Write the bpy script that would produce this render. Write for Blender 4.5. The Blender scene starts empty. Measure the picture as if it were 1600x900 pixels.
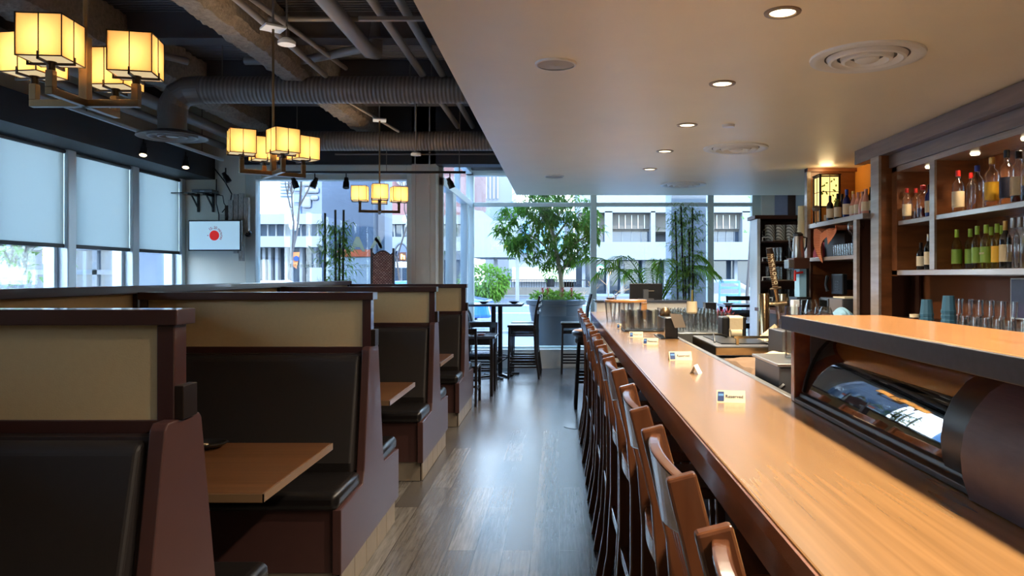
import bpy, bmesh, math, random
from mathutils import Vector, Matrix

random.seed(7)
S = bpy.context.scene
COL = S.collection
PI = math.pi
# eye height, focal length in pixels of the 1600x900 frame and where straight-ahead lands in it
EYE, FPX, VX, VY = 1.47, 1180.0, 874.0, 431.0

# ------------------------------------------------------------------ camera, sky, sun, exposure
cd = bpy.data.cameras.new('camera'); cam = bpy.data.objects.new('camera', cd); COL.objects.link(cam)
cam.location = (0, 0, EYE); cam.rotation_euler = (PI/2, 0, 0)
cd.sensor_width = 36; cd.lens = 36*FPX/1600; cd.clip_start = .05; cd.clip_end = 400
cd.shift_x = -(VX-800)/1600; cd.shift_y = -(450-VY)/1600
S.camera = cam
S.view_settings.view_transform = 'Standard'; S.view_settings.look = 'None'
S.view_settings.exposure = 0.97; S.view_settings.gamma = 1; S.view_settings.use_curve_mapping = False
w = bpy.data.worlds.new('sky'); S.world = w; w.use_nodes = True
nt = w.node_tree; nt.nodes.clear()
wo = nt.nodes.new('ShaderNodeOutputWorld'); bg = nt.nodes.new('ShaderNodeBackground')
tc = nt.nodes.new('ShaderNodeTexCoord'); sx = nt.nodes.new('ShaderNodeSeparateXYZ')
rp = nt.nodes.new('ShaderNodeValToRGB')
rp.color_ramp.elements[0].position = .0; rp.color_ramp.elements[0].color = (.80, .92, 1.0, 1)
rp.color_ramp.elements[1].position = .7; rp.color_ramp.elements[1].color = (.30, .55, 1.0, 1)
nt.links.new(tc.outputs['Generated'], sx.inputs[0]); nt.links.new(sx.outputs[2], rp.inputs[0])
nt.links.new(rp.outputs[0], bg.inputs[0]); nt.links.new(bg.outputs[0], wo.inputs[0])
bg.inputs[1].default_value = 6.5
S.cycles.diffuse_bounces = 7; S.cycles.transparent_max_bounces = 24; S.cycles.sample_clamp_indirect = 6
sl = bpy.data.lights.new('sun', 'SUN'); sun = bpy.data.objects.new('sun', sl); COL.objects.link(sun)
sl.energy = 3.0; sl.angle = .01; sl.color = (1, .95, .86)
sun.rotation_euler = Vector((-.38, .62, -.68)).to_track_quat('-Z', 'Y').to_euler()
DOWNLIGHT_W, CHANDELIER_W, LANTERN_W, SPOT_W = 27, 1.6, 1.6, 4

# ------------------------------------------------------------------ helpers
def W(px, py, D):
    """a point D metres ahead that the photograph shows at px, py"""
    return Vector(((px-VX)*D/FPX, D, EYE-(py-VY)*D/FPX))

def tag(o, label=None, cat=None, group=None, kind=None):
    if label: o['label'] = label
    if cat: o['category'] = cat
    if group: o['group'] = group
    if kind: o['kind'] = kind
    return o

def thing(name, label, cat, loc=(0, 0, 0), rz=0, group=None):
    o = bpy.data.objects.new(name, None); COL.objects.link(o)
    o.empty_display_size = .1
    o.location = loc; o.rotation_euler = (0, 0, rz)
    return tag(o, label, cat, group)

def children(o): return [c for c in bpy.data.objects if c.parent == o]

def copy_tree(o, loc=None, rz=None, label=None, group=None, _kids=None):
    if _kids is None:
        _kids = {}
        for c in bpy.data.objects:
            if c.parent: _kids.setdefault(c.parent.name, []).append(c)
    c = o.copy(); COL.objects.link(c)
    for ch in _kids.get(o.name, []):
        k = copy_tree(ch, _kids=_kids); k.parent = c
    if loc is not None: c.location = loc
    if rz is not None: c.rotation_euler = (0, 0, rz)
    if label: c['label'] = label
    if group: c['group'] = group
    return c

class MB:
    """collects faces; build() links them as ONE mesh object. o = origin the world coordinates are taken relative to"""
    def __init__(s, o=(0, 0, 0)):
        s.v = []; s.f = []; s.o = Vector(o); s.m = None
    def add(s, vs, fs):
        b = len(s.v)
        for p in vs:
            p = Vector(p)
            if s.m: p = s.m @ p
            s.v.append(tuple(p-s.o))
        s.f += [tuple(i+b for i in f) for f in fs]
        return s
    def box(s, x0, x1, y0, y1, z0, z1):
        return s.add([(x, y, z) for z in (z0, z1) for y in (y0, y1) for x in (x0, x1)],
                     [(0, 2, 3, 1), (4, 5, 7, 6), (0, 1, 5, 4), (2, 6, 7, 3), (0, 4, 6, 2), (1, 3, 7, 5)])
    def prism(s, poly, axis, a, b):
        """poly: 2D points; axis 'x': (y,z) swept x=a..b; 'y': (x,z); 'z': (x,y)"""
        def P(u, v, t): return {'x': (t, u, v), 'y': (u, t, v), 'z': (u, v, t)}[axis]
        n = len(poly)
        vs = [P(u, v, a) for u, v in poly]+[P(u, v, b) for u, v in poly]
        fs = [tuple(range(n-1, -1, -1)), tuple(range(n, 2*n))]+[(i, (i+1) % n, n+(i+1) % n, n+i) for i in range(n)]
        return s.add(vs, fs)
    def lathe(s, prof, c=(0, 0, 0), n=20, cap=True, sx=1, sy=1):
        c = Vector(c); vs = []; fs = []
        for r, z in prof:
            for i in range(n):
                a = 2*PI*i/n; vs.append((c.x+r*sx*math.cos(a), c.y+r*sy*math.sin(a), c.z+z))
        for j in range(len(prof)-1):
            for i in range(n):
                k = (i+1) % n; fs.append((j*n+i, j*n+k, (j+1)*n+k, (j+1)*n+i))
        if cap:
            if prof[0][0] > 1e-5: fs.append(tuple(range(n-1, -1, -1)))
            if prof[-1][0] > 1e-5: fs.append(tuple((len(prof)-1)*n+i for i in range(n)))
        return s.add(vs, fs)
    def tube(s, path, r, n=8, cap=True):
        path = [Vector(p) for p in path]; m = len(path)
        rr = r if isinstance(r, (list, tuple)) else [r]*m
        vs = []; fs = []; up = Vector((0, 0, 1)); prev = None
        for i, p in enumerate(path):
            t = (path[min(i+1, m-1)]-path[max(i-1, 0)]).normalized()
            if prev is None:
                a = up if abs(t.z) < .95 else Vector((1, 0, 0))
                u = t.cross(a).normalized()
            else:
                u = (prev-t*prev.dot(t)).normalized()
            prev = u; v = t.cross(u)
            for k in range(n):
                a = 2*PI*k/n+PI/n; vs.append(p+(u*math.cos(a)+v*math.sin(a))*rr[i])
        for j in range(m-1):
            for k in range(n):
                q = (k+1) % n; fs.append((j*n+k, j*n+q, (j+1)*n+q, (j+1)*n+k))
        if cap: fs += [tuple(range(n-1, -1, -1)), tuple((m-1)*n+k for k in range(n))]
        return s.add(vs, fs)
    def sweep(s, path, y0, y1, t):
        """board whose centre line runs along path of (x,z), thickness t in that plane, from y0 to y1"""
        m = len(path); L = []; R = []
        tt = t if isinstance(t, (list, tuple)) else [t]*m
        for i in range(m):
            a = Vector(path[max(i-1, 0)]); b = Vector(path[min(i+1, m-1)]); d = (b-a).normalized()
            nn = Vector((-d.y, d.x))*tt[i]/2; p = Vector(path[i]); L.append(p+nn); R.append(p-nn)
        vs = []; fs = []
        for i in range(m):
            vs += [(L[i].x, y0, L[i].y), (R[i].x, y0, R[i].y), (R[i].x, y1, R[i].y), (L[i].x, y1, L[i].y)]
        for i in range(m-1):
            for k in range(4):
                q = (k+1) % 4; fs.append((4*i+k, 4*i+q, 4*i+4+q, 4*i+4+k))
        fs += [(3, 2, 1, 0), tuple(4*(m-1)+k for k in range(4))]
        return s.add(vs, fs)
    def bar(s, a, b, w, h=None):
        """square bar from a to b"""
        a = Vector(a); b = Vector(b); h = h or w; t = (b-a).normalized()
        u = t.cross(Vector((0, 0, 1)) if abs(t.z) < .95 else Vector((1, 0, 0))).normalized(); v = u.cross(t)
        vs = []
        for p in (a, b):
            for i, j in ((-1, -1), (1, -1), (1, 1), (-1, 1)): vs.append(p+u*i*w/2+v*j*h/2)
        return s.add(vs, [(3, 2, 1, 0), (4, 5, 6, 7), (0, 1, 5, 4), (1, 2, 6, 5), (2, 3, 7, 6), (3, 0, 4, 7)])
    def rings(s, rs):
        n = len(rs[0]); vs = [p for r in rs for p in r]; fs = []
        for j in range(len(rs)-1):
            for i in range(n):
                k = (i+1) % n; fs.append((j*n+i, j*n+k, (j+1)*n+k, (j+1)*n+i))
        fs += [tuple(range(n-1, -1, -1)), tuple((len(rs)-1)*n+i for i in range(n))]
        return s.add(vs, fs)
    def grid(s, fn, nu, nv):
        vs = [fn(i/nu, j/nv) for j in range(nv+1) for i in range(nu+1)]
        fs = [(j*(nu+1)+i, j*(nu+1)+i+1, (j+1)*(nu+1)+i+1, (j+1)*(nu+1)+i) for j in range(nv) for i in range(nu)]
        return s.add(vs, fs)
    def leaf(s, p, d, L, w, up=Vector((0, 0, 1)), droop=.2):
        p = Vector(p); d = Vector(d).normalized()
        sd = d.cross(up)
        if sd.length < .05: sd = Vector((1, 0, 0))
        sd.normalize(); u = sd.cross(d)
        m = p+d*L*.45; e = p+d*L-Vector((0, 0, droop*L))
        return s.add([p, m+sd*w/2+u*w*.15, m, m-sd*w/2+u*w*.15, e], [(0, 2, 1), (0, 3, 2), (1, 2, 4), (2, 3, 4)])
    def blob(s, c, r, n=10, sc=(1, 1, 1), j=0):
        c = Vector(c); rnd = random.Random(int(c.x*997+c.z*331)+n)
        prof = []
        vs = []; fs = []; m = n//2+1
        for a in range(m+1):
            th = PI*a/m
            for b in range(n):
                ph = 2*PI*b/n; k = 1+rnd.uniform(-j, j)
                vs.append(c+Vector((math.sin(th)*math.cos(ph)*sc[0], math.sin(th)*math.sin(ph)*sc[1], -math.cos(th)*sc[2]))*r*k)
        for a in range(m):
            for b in range(n):
                k = (b+1) % n; fs.append((a*n+b, a*n+k, (a+1)*n+k, (a+1)*n+b))
        return s.add(vs, fs)
    def text(s, body, size, M, ext=.0006, align='CENTER', xs=1):
        cu = bpy.data.curves.new('t', 'FONT'); cu.body = body; cu.size = size; cu.extrude = ext
        cu.align_x = align; cu.align_y = 'CENTER'; cu.resolution_u = 3
        ob = bpy.data.objects.new('t', cu); COL.objects.link(ob)
        bpy.context.view_layer.update()
        me = bpy.data.meshes.new_from_object(ob.evaluated_get(bpy.context.evaluated_depsgraph_get()))
        s.add([M @ Vector((v.co.x*xs, v.co.y, v.co.z)) for v in me.vertices], [tuple(p.vertices) for p in me.polygons])
        bpy.data.objects.remove(ob); bpy.data.curves.remove(cu); bpy.data.meshes.remove(me)
        return s
    def build(s, name, m, parent=None, smooth=False, bevel=0, loc=None, rz=0, segs=2):
        me = bpy.data.meshes.new(name); me.from_pydata(s.v, [], s.f); me.update()
        bm = bmesh.new(); bm.from_mesh(me); bmesh.ops.recalc_face_normals(bm, faces=bm.faces)
        bm.to_mesh(me); bm.free()
        me.materials.append(m)
        if smooth:
            me.polygons.foreach_set('use_smooth', [True]*len(me.polygons))
            me.set_sharp_from_angle(angle=math.radians(40))
        o = bpy.data.objects.new(name, me); COL.objects.link(o)
        if parent: o.parent = parent
        if loc is not None: o.location = loc
        elif not parent: o.location = s.o
        if rz: o.rotation_euler = (0, 0, rz)
        if bevel:
            b = o.modifiers.new('bevel', 'BEVEL'); b.width = bevel; b.segments = segs; b.limit_method = 'ANGLE'
            b.harden_normals = False
        return o

def struct(name, mb, m, **k):
    o = mb.build(name, m, **k)
    if not k.get('parent'): o['kind'] = 'structure'
    return o

# ------------------------------------------------------------------ materials
def srgb(r, g, b):
    f = lambda c: (c/255/12.92) if c/255 <= .04045 else ((c/255+.055)/1.055)**2.4
    return (f(r), f(g), f(b), 1)

def mat(name, col, rough=.5, metal=0, coat=0, emit=None, es=0, trans=0, ior=1.45, alpha=1, sheen=0, noise=0, nscale=8, bump=0, bscale=40, spec=.5, stretch=None):
    m = bpy.data.materials.new(name); m.use_nodes = True; n = m.node_tree; p = n.nodes['Principled BSDF']
    c = col if len(col) == 4 else srgb(*col)
    p.inputs['Base Color'].default_value = c
    p.inputs['Roughness'].default_value = rough; p.inputs['Metallic'].default_value = metal
    p.inputs['Coat Weight'].default_value = coat; p.inputs['IOR'].default_value = ior
    p.inputs['Specular IOR Level'].default_value = spec
    p.inputs['Transmission Weight'].default_value = trans; p.inputs['Alpha'].default_value = alpha
    if emit: p.inputs['Emission Color'].default_value = emit if len(emit) == 4 else srgb(*emit); p.inputs['Emission Strength'].default_value = es
    if noise or bump:
        t = n.nodes.new('ShaderNodeTexCoord'); mp = n.nodes.new('ShaderNodeMapping')
        if stretch: mp.inputs['Scale'].default_value = stretch
        n.links.new(t.outputs['Object'], mp.inputs[0])
    if noise:
        q = n.nodes.new('ShaderNodeTexNoise'); q.inputs['Scale'].default_value = nscale; q.inputs['Detail'].default_value = 6
        mx = n.nodes.new('ShaderNodeMix'); mx.data_type = 'RGBA'
        mx.inputs[6].default_value = tuple(max(0, x*(1-noise)) for x in c[:3])+(1,)
        mx.inputs[7].default_value = tuple(min(1, x*(1+noise)) for x in c[:3])+(1,)
        n.links.new(mp.outputs[0], q.inputs[0]); n.links.new(q.outputs[0], mx.inputs[0]); n.links.new(mx.outputs[2], p.inputs['Base Color'])
    if bump:
        q = n.nodes.new('ShaderNodeTexNoise'); q.inputs['Scale'].default_value = bscale; q.inputs['Detail'].default_value = 5
        b = n.nodes.new('ShaderNodeBump'); b.inputs['Strength'].default_value = bump; b.inputs['Distance'].default_value = .01
        n.links.new(mp.outputs[0], q.inputs[0]); n.links.new(q.outputs[0], b.inputs['Height']); n.links.new(b.outputs[0], p.inputs['Normal'])
    return m

def wood(name, dark, light, rough=.4, scale=(30, 1.2, 30), coat=0, bump=.05, det=6):
    """grain stretched along the axis with the small scale"""
    m = bpy.data.materials.new(name); m.use_nodes = True; n = m.node_tree; p = n.nodes['Principled BSDF']
    t = n.nodes.new('ShaderNodeTexCoord'); mp = n.nodes.new('ShaderNodeMapping'); mp.inputs['Scale'].default_value = scale
    q = n.nodes.new('ShaderNodeTexNoise'); q.inputs['Scale'].default_value = 1; q.inputs['Detail'].default_value = det; q.inputs['Distortion'].default_value = .4
    r = n.nodes.new('ShaderNodeValToRGB'); r.color_ramp.elements[0].color = srgb(*dark); r.color_ramp.elements[1].color = srgb(*light)
    r.color_ramp.elements[0].position = .3; r.color_ramp.elements[1].position = .7
    b = n.nodes.new('ShaderNodeBump'); b.inputs['Strength'].default_value = bump; b.inputs['Distance'].default_value = .004
    L = n.links.new
    L(t.outputs['Object'], mp.inputs[0]); L(mp.outputs[0], q.inputs[0]); L(q.outputs[0], r.inputs[0]); L(r.outputs[0], p.inputs['Base Color'])
    L(q.outputs[0], b.inputs['Height']); L(b.outputs[0], p.inputs['Normal'])
    p.inputs['Roughness'].default_value = rough; p.inputs['Coat Weight'].default_value = coat; p.inputs['Coat Roughness'].default_value = .12
    return m

def pane_mat(name, tint=(1, 1, 1, 1), refl=.08, gr=.6):
    m = bpy.data.materials.new(name); m.use_nodes = True; n = m.node_tree; n.nodes.remove(n.nodes['Principled BSDF'])
    o = n.nodes['Material Output']; a = n.nodes.new('ShaderNodeBsdfTransparent'); g = n.nodes.new('ShaderNodeBsdfGlossy')
    a.inputs[0].default_value = tint; g.inputs['Roughness'].default_value = .01
    lw = n.nodes.new('ShaderNodeLayerWeight'); lw.inputs[0].default_value = .25
    mm = n.nodes.new('ShaderNodeMath'); mm.operation = 'MULTIPLY_ADD'; mm.inputs[1].default_value = gr; mm.inputs[2].default_value = refl
    mx = n.nodes.new('ShaderNodeMixShader'); L = n.links.new
    L(lw.outputs['Fresnel'], mm.inputs[0]); L(mm.outputs[0], mx.inputs[0]); L(a.outputs[0], mx.inputs[1]); L(g.outputs[0], mx.inputs[2]); L(mx.outputs[0], o.inputs[0])
    return m

def trans_mat(name, col, tcol, fac=.5, gl=0):
    """thin material that lets light through from behind"""
    m = bpy.data.materials.new(name); m.use_nodes = True; n = m.node_tree; n.nodes.remove(n.nodes['Principled BSDF'])
    o = n.nodes['Material Output']; a = n.nodes.new('ShaderNodeBsdfDiffuse'); g = n.nodes.new('ShaderNodeBsdfTranslucent')
    a.inputs[0].default_value = srgb(*col); g.inputs[0].default_value = srgb(*tcol)
    mx = n.nodes.new('ShaderNodeMixShader'); mx.inputs[0].default_value = fac; L = n.links.new
    L(a.outputs[0], mx.inputs[1]); L(g.outputs[0], mx.inputs[2]); L(mx.outputs[0], o.inputs[0])
    return m

def floor_mat():
    m = bpy.data.materials.new('plank floor'); m.use_nodes = True; n = m.node_tree; p = n.nodes['Principled BSDF']; L = n.links.new
    t = n.nodes.new('ShaderNodeTexCoord'); mp = n.nodes.new('ShaderNodeMapping'); mp.inputs['Rotation'].default_value = (0, 0, PI/2)
    br = n.nodes.new('ShaderNodeTexBrick'); br.inputs['Scale'].default_value = 1; br.inputs['Brick Width'].default_value = 1.2
    br.inputs['Row Height'].default_value = .15; br.inputs['Mortar Size'].default_value = .0018; br.offset = .37
    br.inputs['Color1'].default_value = srgb(76, 71, 68); br.inputs['Color2'].default_value = srgb(112, 107, 102); br.inputs['Mortar'].default_value = srgb(30, 24, 20)
    L(t.outputs['Object'], mp.inputs[0]); L(mp.outputs[0], br.inputs[0])
    m2 = n.nodes.new('ShaderNodeMapping'); m2.inputs['Scale'].default_value = (60, 3, 60); L(t.outputs['Object'], m2.inputs[0])
    q = n.nodes.new('ShaderNodeTexNoise'); q.inputs['Scale'].default_value = 1; q.inputs['Detail'].default_value = 8; q.inputs['Roughness'].default_value = .7; L(m2.outputs[0], q.inputs[0])
    r = n.nodes.new('ShaderNodeValToRGB'); r.color_ramp.elements[0].position = .38; r.color_ramp.elements[0].color = (.25, .22, .2, 1); r.color_ramp.elements[1].position = .62; r.color_ramp.elements[1].color = (1.15, 1.15, 1.15, 1)
    L(q.outputs[0], r.inputs[0])
    mx = n.nodes.new('ShaderNodeMix'); mx.data_type = 'RGBA'; mx.blend_type = 'MULTIPLY'; mx.inputs[0].default_value = .55
    L(br.outputs[0], mx.inputs[6]); L(r.outputs[0], mx.inputs[7]); L(mx.outputs[2], p.inputs['Base Color'])
    b = n.nodes.new('ShaderNodeBump'); b.inputs['Strength'].default_value = .25; b.inputs['Distance'].default_value = .003
    L(q.outputs[0], b.inputs['Height']); L(b.outputs[0], p.inputs['Normal'])
    p.inputs['Roughness'].default_value = .27; p.inputs['Specular IOR Level'].default_value = .8
    return m

def wave_mat(name, c1, c2, scale, axis='X', rough=.4, metal=0, bump=.6, dist=.01, emit=0):
    m = bpy.data.materials.new(name); m.use_nodes = True; n = m.node_tree; p = n.nodes['Principled BSDF']; L = n.links.new
    t = n.nodes.new('ShaderNodeTexCoord'); wv = n.nodes.new('ShaderNodeTexWave'); wv.bands_direction = axis; wv.inputs['Scale'].default_value = scale
    r = n.nodes.new('ShaderNodeValToRGB'); r.color_ramp.elements[0].color = srgb(*c1); r.color_ramp.elements[1].color = srgb(*c2)
    L(t.outputs['Object'], wv.inputs[0]); L(wv.outputs[0], r.inputs[0]); L(r.outputs[0], p.inputs['Base Color'])
    b = n.nodes.new('ShaderNodeBump'); b.inputs['Strength'].default_value = bump; b.inputs['Distance'].default_value = dist
    L(wv.outputs[0], b.inputs['Height']); L(b.outputs[0], p.inputs['Normal'])
    p.inputs['Roughness'].default_value = rough; p.inputs['Metallic'].default_value = metal
    return m

M = {}
M['floor'] = floor_mat()
M['wall'] = mat('white wall', (226, 224, 212), .7, noise=.03)
M['ceil'] = mat('cream ceiling', (243, 231, 203), .42, noise=.05, nscale=2.5, bump=.05, bscale=2.2)
M['deck'] = wave_mat('dark corrugated deck', (48, 46, 52), (104, 100, 106), 6, 'Y', .6, 0, .8, .03)
M['dark'] = mat('dark painted steel', (86, 82, 84), .6, noise=.3, nscale=5)
M['blackbeam'] = mat('dark beam', (48, 47, 50), .6)
M['fluff'] = mat('sprayed fireproofing', (134, 122, 110), .95, noise=.55, nscale=30, bump=1, bscale=38)
M['duct'] = wave_mat('grey brown spiral duct', (112, 102, 94), (136, 126, 116), 9, 'X', .45, .3, .5, .008)
M['ductv'] = mat('grey brown duct', (120, 110, 102), .45, .3)
M['pipe'] = mat('dark pipe', (124, 116, 110), .45, .2)
M['frame'] = mat('pale grey window frame', (212, 222, 228), .35, .2)
M['framew'] = mat('greenish white frame', (205, 212, 206), .4)
M['glass'] = pane_mat('window glass', (.93, .97, .98, 1), .04, .3)
M['shade'] = trans_mat('roller shade cloth', (190, 196, 186), (210, 213, 208), .64)
M['shadebar'] = mat('dark hem bar', (70, 68, 66), .5)
M['column'] = mat('grey plaster', (206, 200, 190), .7, noise=.05)
M['mahog'] = mat('red brown painted wood', (72, 46, 43), .38, noise=.12, nscale=14, coat=.2)
M['mahogcap'] = mat('red brown cap', (60, 35, 32), .28, coat=.5)
M['cream'] = mat('cream woven panel', (188, 164, 122), .8, noise=.06, nscale=60, bump=.15, bscale=300)
M['vinyl'] = mat('black vinyl', (23, 20, 20), .3, noise=.2, nscale=5, bump=.08, bscale=25, coat=.15)
M['vinylm'] = mat('brown black fabric', (34, 28, 27), .6, noise=.15, nscale=40)
M['kick'] = mat('tan stone tile', (124, 112, 98), .5, noise=.2, nscale=12)
M['table'] = wood('brown table wood', (82, 50, 28), (104, 66, 38), .32, (2.0, 40, 30), coat=.3)
M['tedge'] = mat('table edge', (126, 98, 72), .3, coat=.3)
M['bar'] = wood('golden bar top', (128, 92, 52), (150, 110, 65), .26, (46, 1.2, 30), coat=.4, bump=0, det=2)
M['barf'] = wood('red brown bar front', (92, 46, 28), (122, 66, 38), .25, (30, 1.5, 30), coat=.6)
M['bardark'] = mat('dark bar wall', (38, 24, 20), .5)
M['stool'] = wood('cherry stool wood', (80, 45, 28), (108, 65, 40), .2, (14, 14, 2.0), coat=.7, bump=.02)
M['black'] = mat('black lacquered wood', (22, 18, 18), .3, coat=.4)
M['blackp'] = mat('black plastic', (20, 20, 22), .35)
M['bluetop'] = mat('dark table top', (58, 62, 72), .18, coat=.5)
M['steel'] = mat('brushed steel', (168, 166, 162), .28, 1, noise=.1, nscale=30)
M['chrome'] = mat('polished steel', (210, 208, 204), .1, 1)
M['dsteel'] = mat('grey steel box', (96, 98, 102), .4, .7)
M['brass'] = mat('warm polished steel', (186, 164, 128), .18, 1)
M['brown'] = wood('brown cabinet wood', (100, 56, 28), (134, 80, 42), .38, (3, 14, 14), coat=.2)
M['brownd'] = mat('dark brown cabinet wood', (70, 40, 28), .45, noise=.15, nscale=10)
M['edge'] = wood('grey brown shelf edge', (138, 120, 106), (166, 150, 138), .28, (20, 2, 20), coat=.4)
M['cornice'] = wood('grey brown cornice', (104, 84, 72), (134, 112, 98), .4, (20, 1.5, 20), coat=.3)
M['ledge'] = wood('orange ledge wood', (166, 112, 62), (188, 134, 80), .25, (20, 1.5, 30), coat=.5)
M['ledgeedge'] = mat('worn black edge', (40, 42, 48), .45, noise=.5, nscale=60)
M['orange'] = mat('orange paint', (214, 140, 48), .7)
M['backwall'] = mat('brown back wall', (128, 72, 36), .6)
M['white'] = mat('white enamel', (232, 232, 228), .4)
M['lens'] = mat('lit downlight lens', (255, 240, 210), .5, emit=(255, 236, 196), es=2.2)
M['ring'] = mat('bronze trim ring', (150, 128, 100), .4, .3)
M['bronze'] = mat('brushed bronze', (116, 96, 72), .35, .8)
M['bronzed'] = mat('dark bronze', (46, 34, 26), .4, .6)
M['paper'] = mat('white card', (232, 214, 178), .6)
M['ink'] = mat('navy print', (34, 60, 112), .6)
M['inkl'] = mat('pale blue print', (96, 150, 206), .6)
M['inkd'] = mat('dark print', (40, 40, 60), .6)
M['cloth'] = mat('beige cloth', (206, 186, 150), .9, noise=.1, bump=.2, bscale=60)
M['clothd'] = mat('brown cloth', (118, 92, 68), .9, noise=.15, bump=.3, bscale=20)
M['pinkcloth'] = mat('pink cloth', (176, 76, 92), .85, noise=.15)
M['check'] = wave_mat('orange striped towel', (226, 150, 106), (184, 92, 58), 30, 'DIAGONAL', .9, 0, .1)
M['leaf'] = trans_mat('dark green leaf', (66, 98, 44), (96, 130, 44), .45)
M['leaf2'] = trans_mat('fresh green leaf', (84, 120, 48), (120, 156, 56), .45)
M['leaf3'] = trans_mat('bamboo leaf', (96, 130, 70), (130, 160, 70), .5)
M['stalk'] = mat('black bamboo stalk', (30, 32, 22), .4)
M['bark'] = mat('pale bark', (148, 128, 100), .8, noise=.25, nscale=12)
M['barkd'] = mat('grey bark', (74, 66, 62), .9, noise=.2, nscale=10)
M['redflower'] = mat('red bract', (176, 36, 46), .5)
M['pot'] = mat('dark grey pot', (58, 66, 72), .45, noise=.25, nscale=5)
M['soil'] = mat('soil', (60, 46, 36), .95)
def glassm(name, col):
    m = pane_mat(name, srgb(*col), .05)
    return m
M['gclear'] = glassm('clear glass', (253, 254, 253))
M['gdark'] = glassm('dark green glass', (90, 104, 66))
M['gblack'] = mat('near black glass', (16, 18, 18), .08, coat=.5)
M['gyel'] = glassm('straw wine glass', (242, 236, 170))
M['gblue'] = mat('cobalt glass', (26, 38, 110), .08, coat=.5)
M['gpink'] = mat('pink glass', (232, 164, 138), .12, coat=.4)
M['gamber'] = glassm('amber spirit', (160, 70, 24))
M['plastblue'] = mat('teal blue plastic', (56, 98, 122), .4)
M['asphalt'] = mat('pale asphalt', (84, 87, 94), .85, noise=.1, nscale=1)
M['walk'] = mat('pale concrete paving', (100, 103, 108), .85, noise=.07, nscale=2)
M['conc'] = mat('white concrete', (122, 124, 128), .8, noise=.05, nscale=1)
M['concb'] = mat('beige concrete', (98, 93, 86), .8, noise=.08, nscale=1)
M['concg'] = mat('grey stone', (90, 100, 116), .5, noise=.2, nscale=2.5)
M['dglass'] = mat('dark office glass', (48, 60, 74), .1, coat=.5)
M['bglass'] = mat('blue office glass', (86, 126, 168), .08, coat=.5)
M['redb'] = mat('brick red facade', (120, 84, 82), .8, noise=.1, nscale=2)
M['signor'] = mat('orange red sign', (206, 92, 54), .6)
M['signgr'] = mat('green sign', (24, 112, 78), .5)
M['lettr'] = trans_mat('pale window lettering', (200, 200, 180), (214, 214, 196), .6)
M['red'] = mat('red plastic', (186, 36, 30), .4)
M['yellow'] = mat('yellow label', (232, 176, 40), .5)
M['green'] = mat('lime green label', (128, 160, 60), .5)
M['lime'] = mat('lime cap', (170, 204, 70), .35)
M['silver'] = mat('silver cap', (170, 170, 168), .3, .7)
M['gold'] = mat('gold cap', (206, 160, 84), .3, .5)
M['bluecap'] = mat('blue cap', (36, 56, 150), .4)
M['cyan'] = mat('pale blue painted metal', (150, 196, 220), .5)

# ================================================================== THE ROOM
struct('floor', MB().box(-4.62, 4.3, -3, 12.1, -.1, 0), M['floor'])
# ---- left wall: solid part, low wall under the windows, posts, panes and shades
XL = -4.5
struct('wall_left', MB().box(XL-.15, XL, -3, -.45, 0, 3.6).box(XL-.15, XL, -.45, 9.0, 0, .45).box(XL-.15, XL, -.45, 9.0, 2.8, 3.6), M['wall'])
posts = [-.41, .63, 1.67, 2.71, 3.75, 4.79, 5.83, 6.87, 7.91, 8.93]  # the nearer, unseen bays are added to let in more daylight fill
for i in range(9):
    y0, y1 = posts[i]+.06, posts[i+1]-.06
    f = MB().box(XL-.12, XL-.02, y0, y0+.05, .45, 2.8).box(XL-.12, XL-.02, y1-.05, y1, .45, 2.8).box(XL-.12, XL-.02, y0, y1, .45, .5).box(XL-.12, XL-.02, y0, y1, 2.75, 2.8)
    f = struct('window_%d' % (i+1 if i < 4 else i+4), f, M['frame'], bevel=.004)
    struct('pane', MB().box(XL-.08, XL-.07, y0+.05, y1-.05, .5, 2.75), M['glass'], parent=f)
for i in range(6, 9):
    y0, y1 = posts[i]+.07, posts[i+1]-.07
    b = 1.757
    t = thing('roller_shade', ['wide pale blue roller shade over the window at the left edge of the picture', 'pale green roller shade over the window between the two grey posts', 'narrow pale roller shade over the last window before the television wall'][i-6], 'roller shade', (XL+.05, (y0+y1)/2, b), 0, 'roller shades on the window wall')
    o = t.location
    MB(o).box(XL+.03, XL+.034, y0, y1, b, 2.60).build('shade_cloth', M['shade'], t)
    MB(o).box(XL+.018, XL+.046, y0, y1, b-.035, b).build('hem_bar', M['shadebar'], t, bevel=.004)
    MB(o).tube([(XL+.04, y0, 2.59), (XL+.04, y1, 2.59)], .018, 12).build('roller', M['shadebar'], t, smooth=True)
for i, y in enumerate(posts):
    struct('trim_%d' % (i+1), MB().box(XL-.14, XL+.07, y-.06, y+.06, 0, 2.85), M['frame'], bevel=.008)
struct('beam', MB().box(XL+.0, -4.08, -3, 8.95, 2.61, 2.86), M['blackbeam'])
# ---- television corner
struct('wall_corner', MB().box(XL-.15, -3.70, 8.95, 9.15, 0, 3.6).box(-4.02, -3.70, 8.90, 8.95, 0, 3.6), M['wall'])
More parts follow.
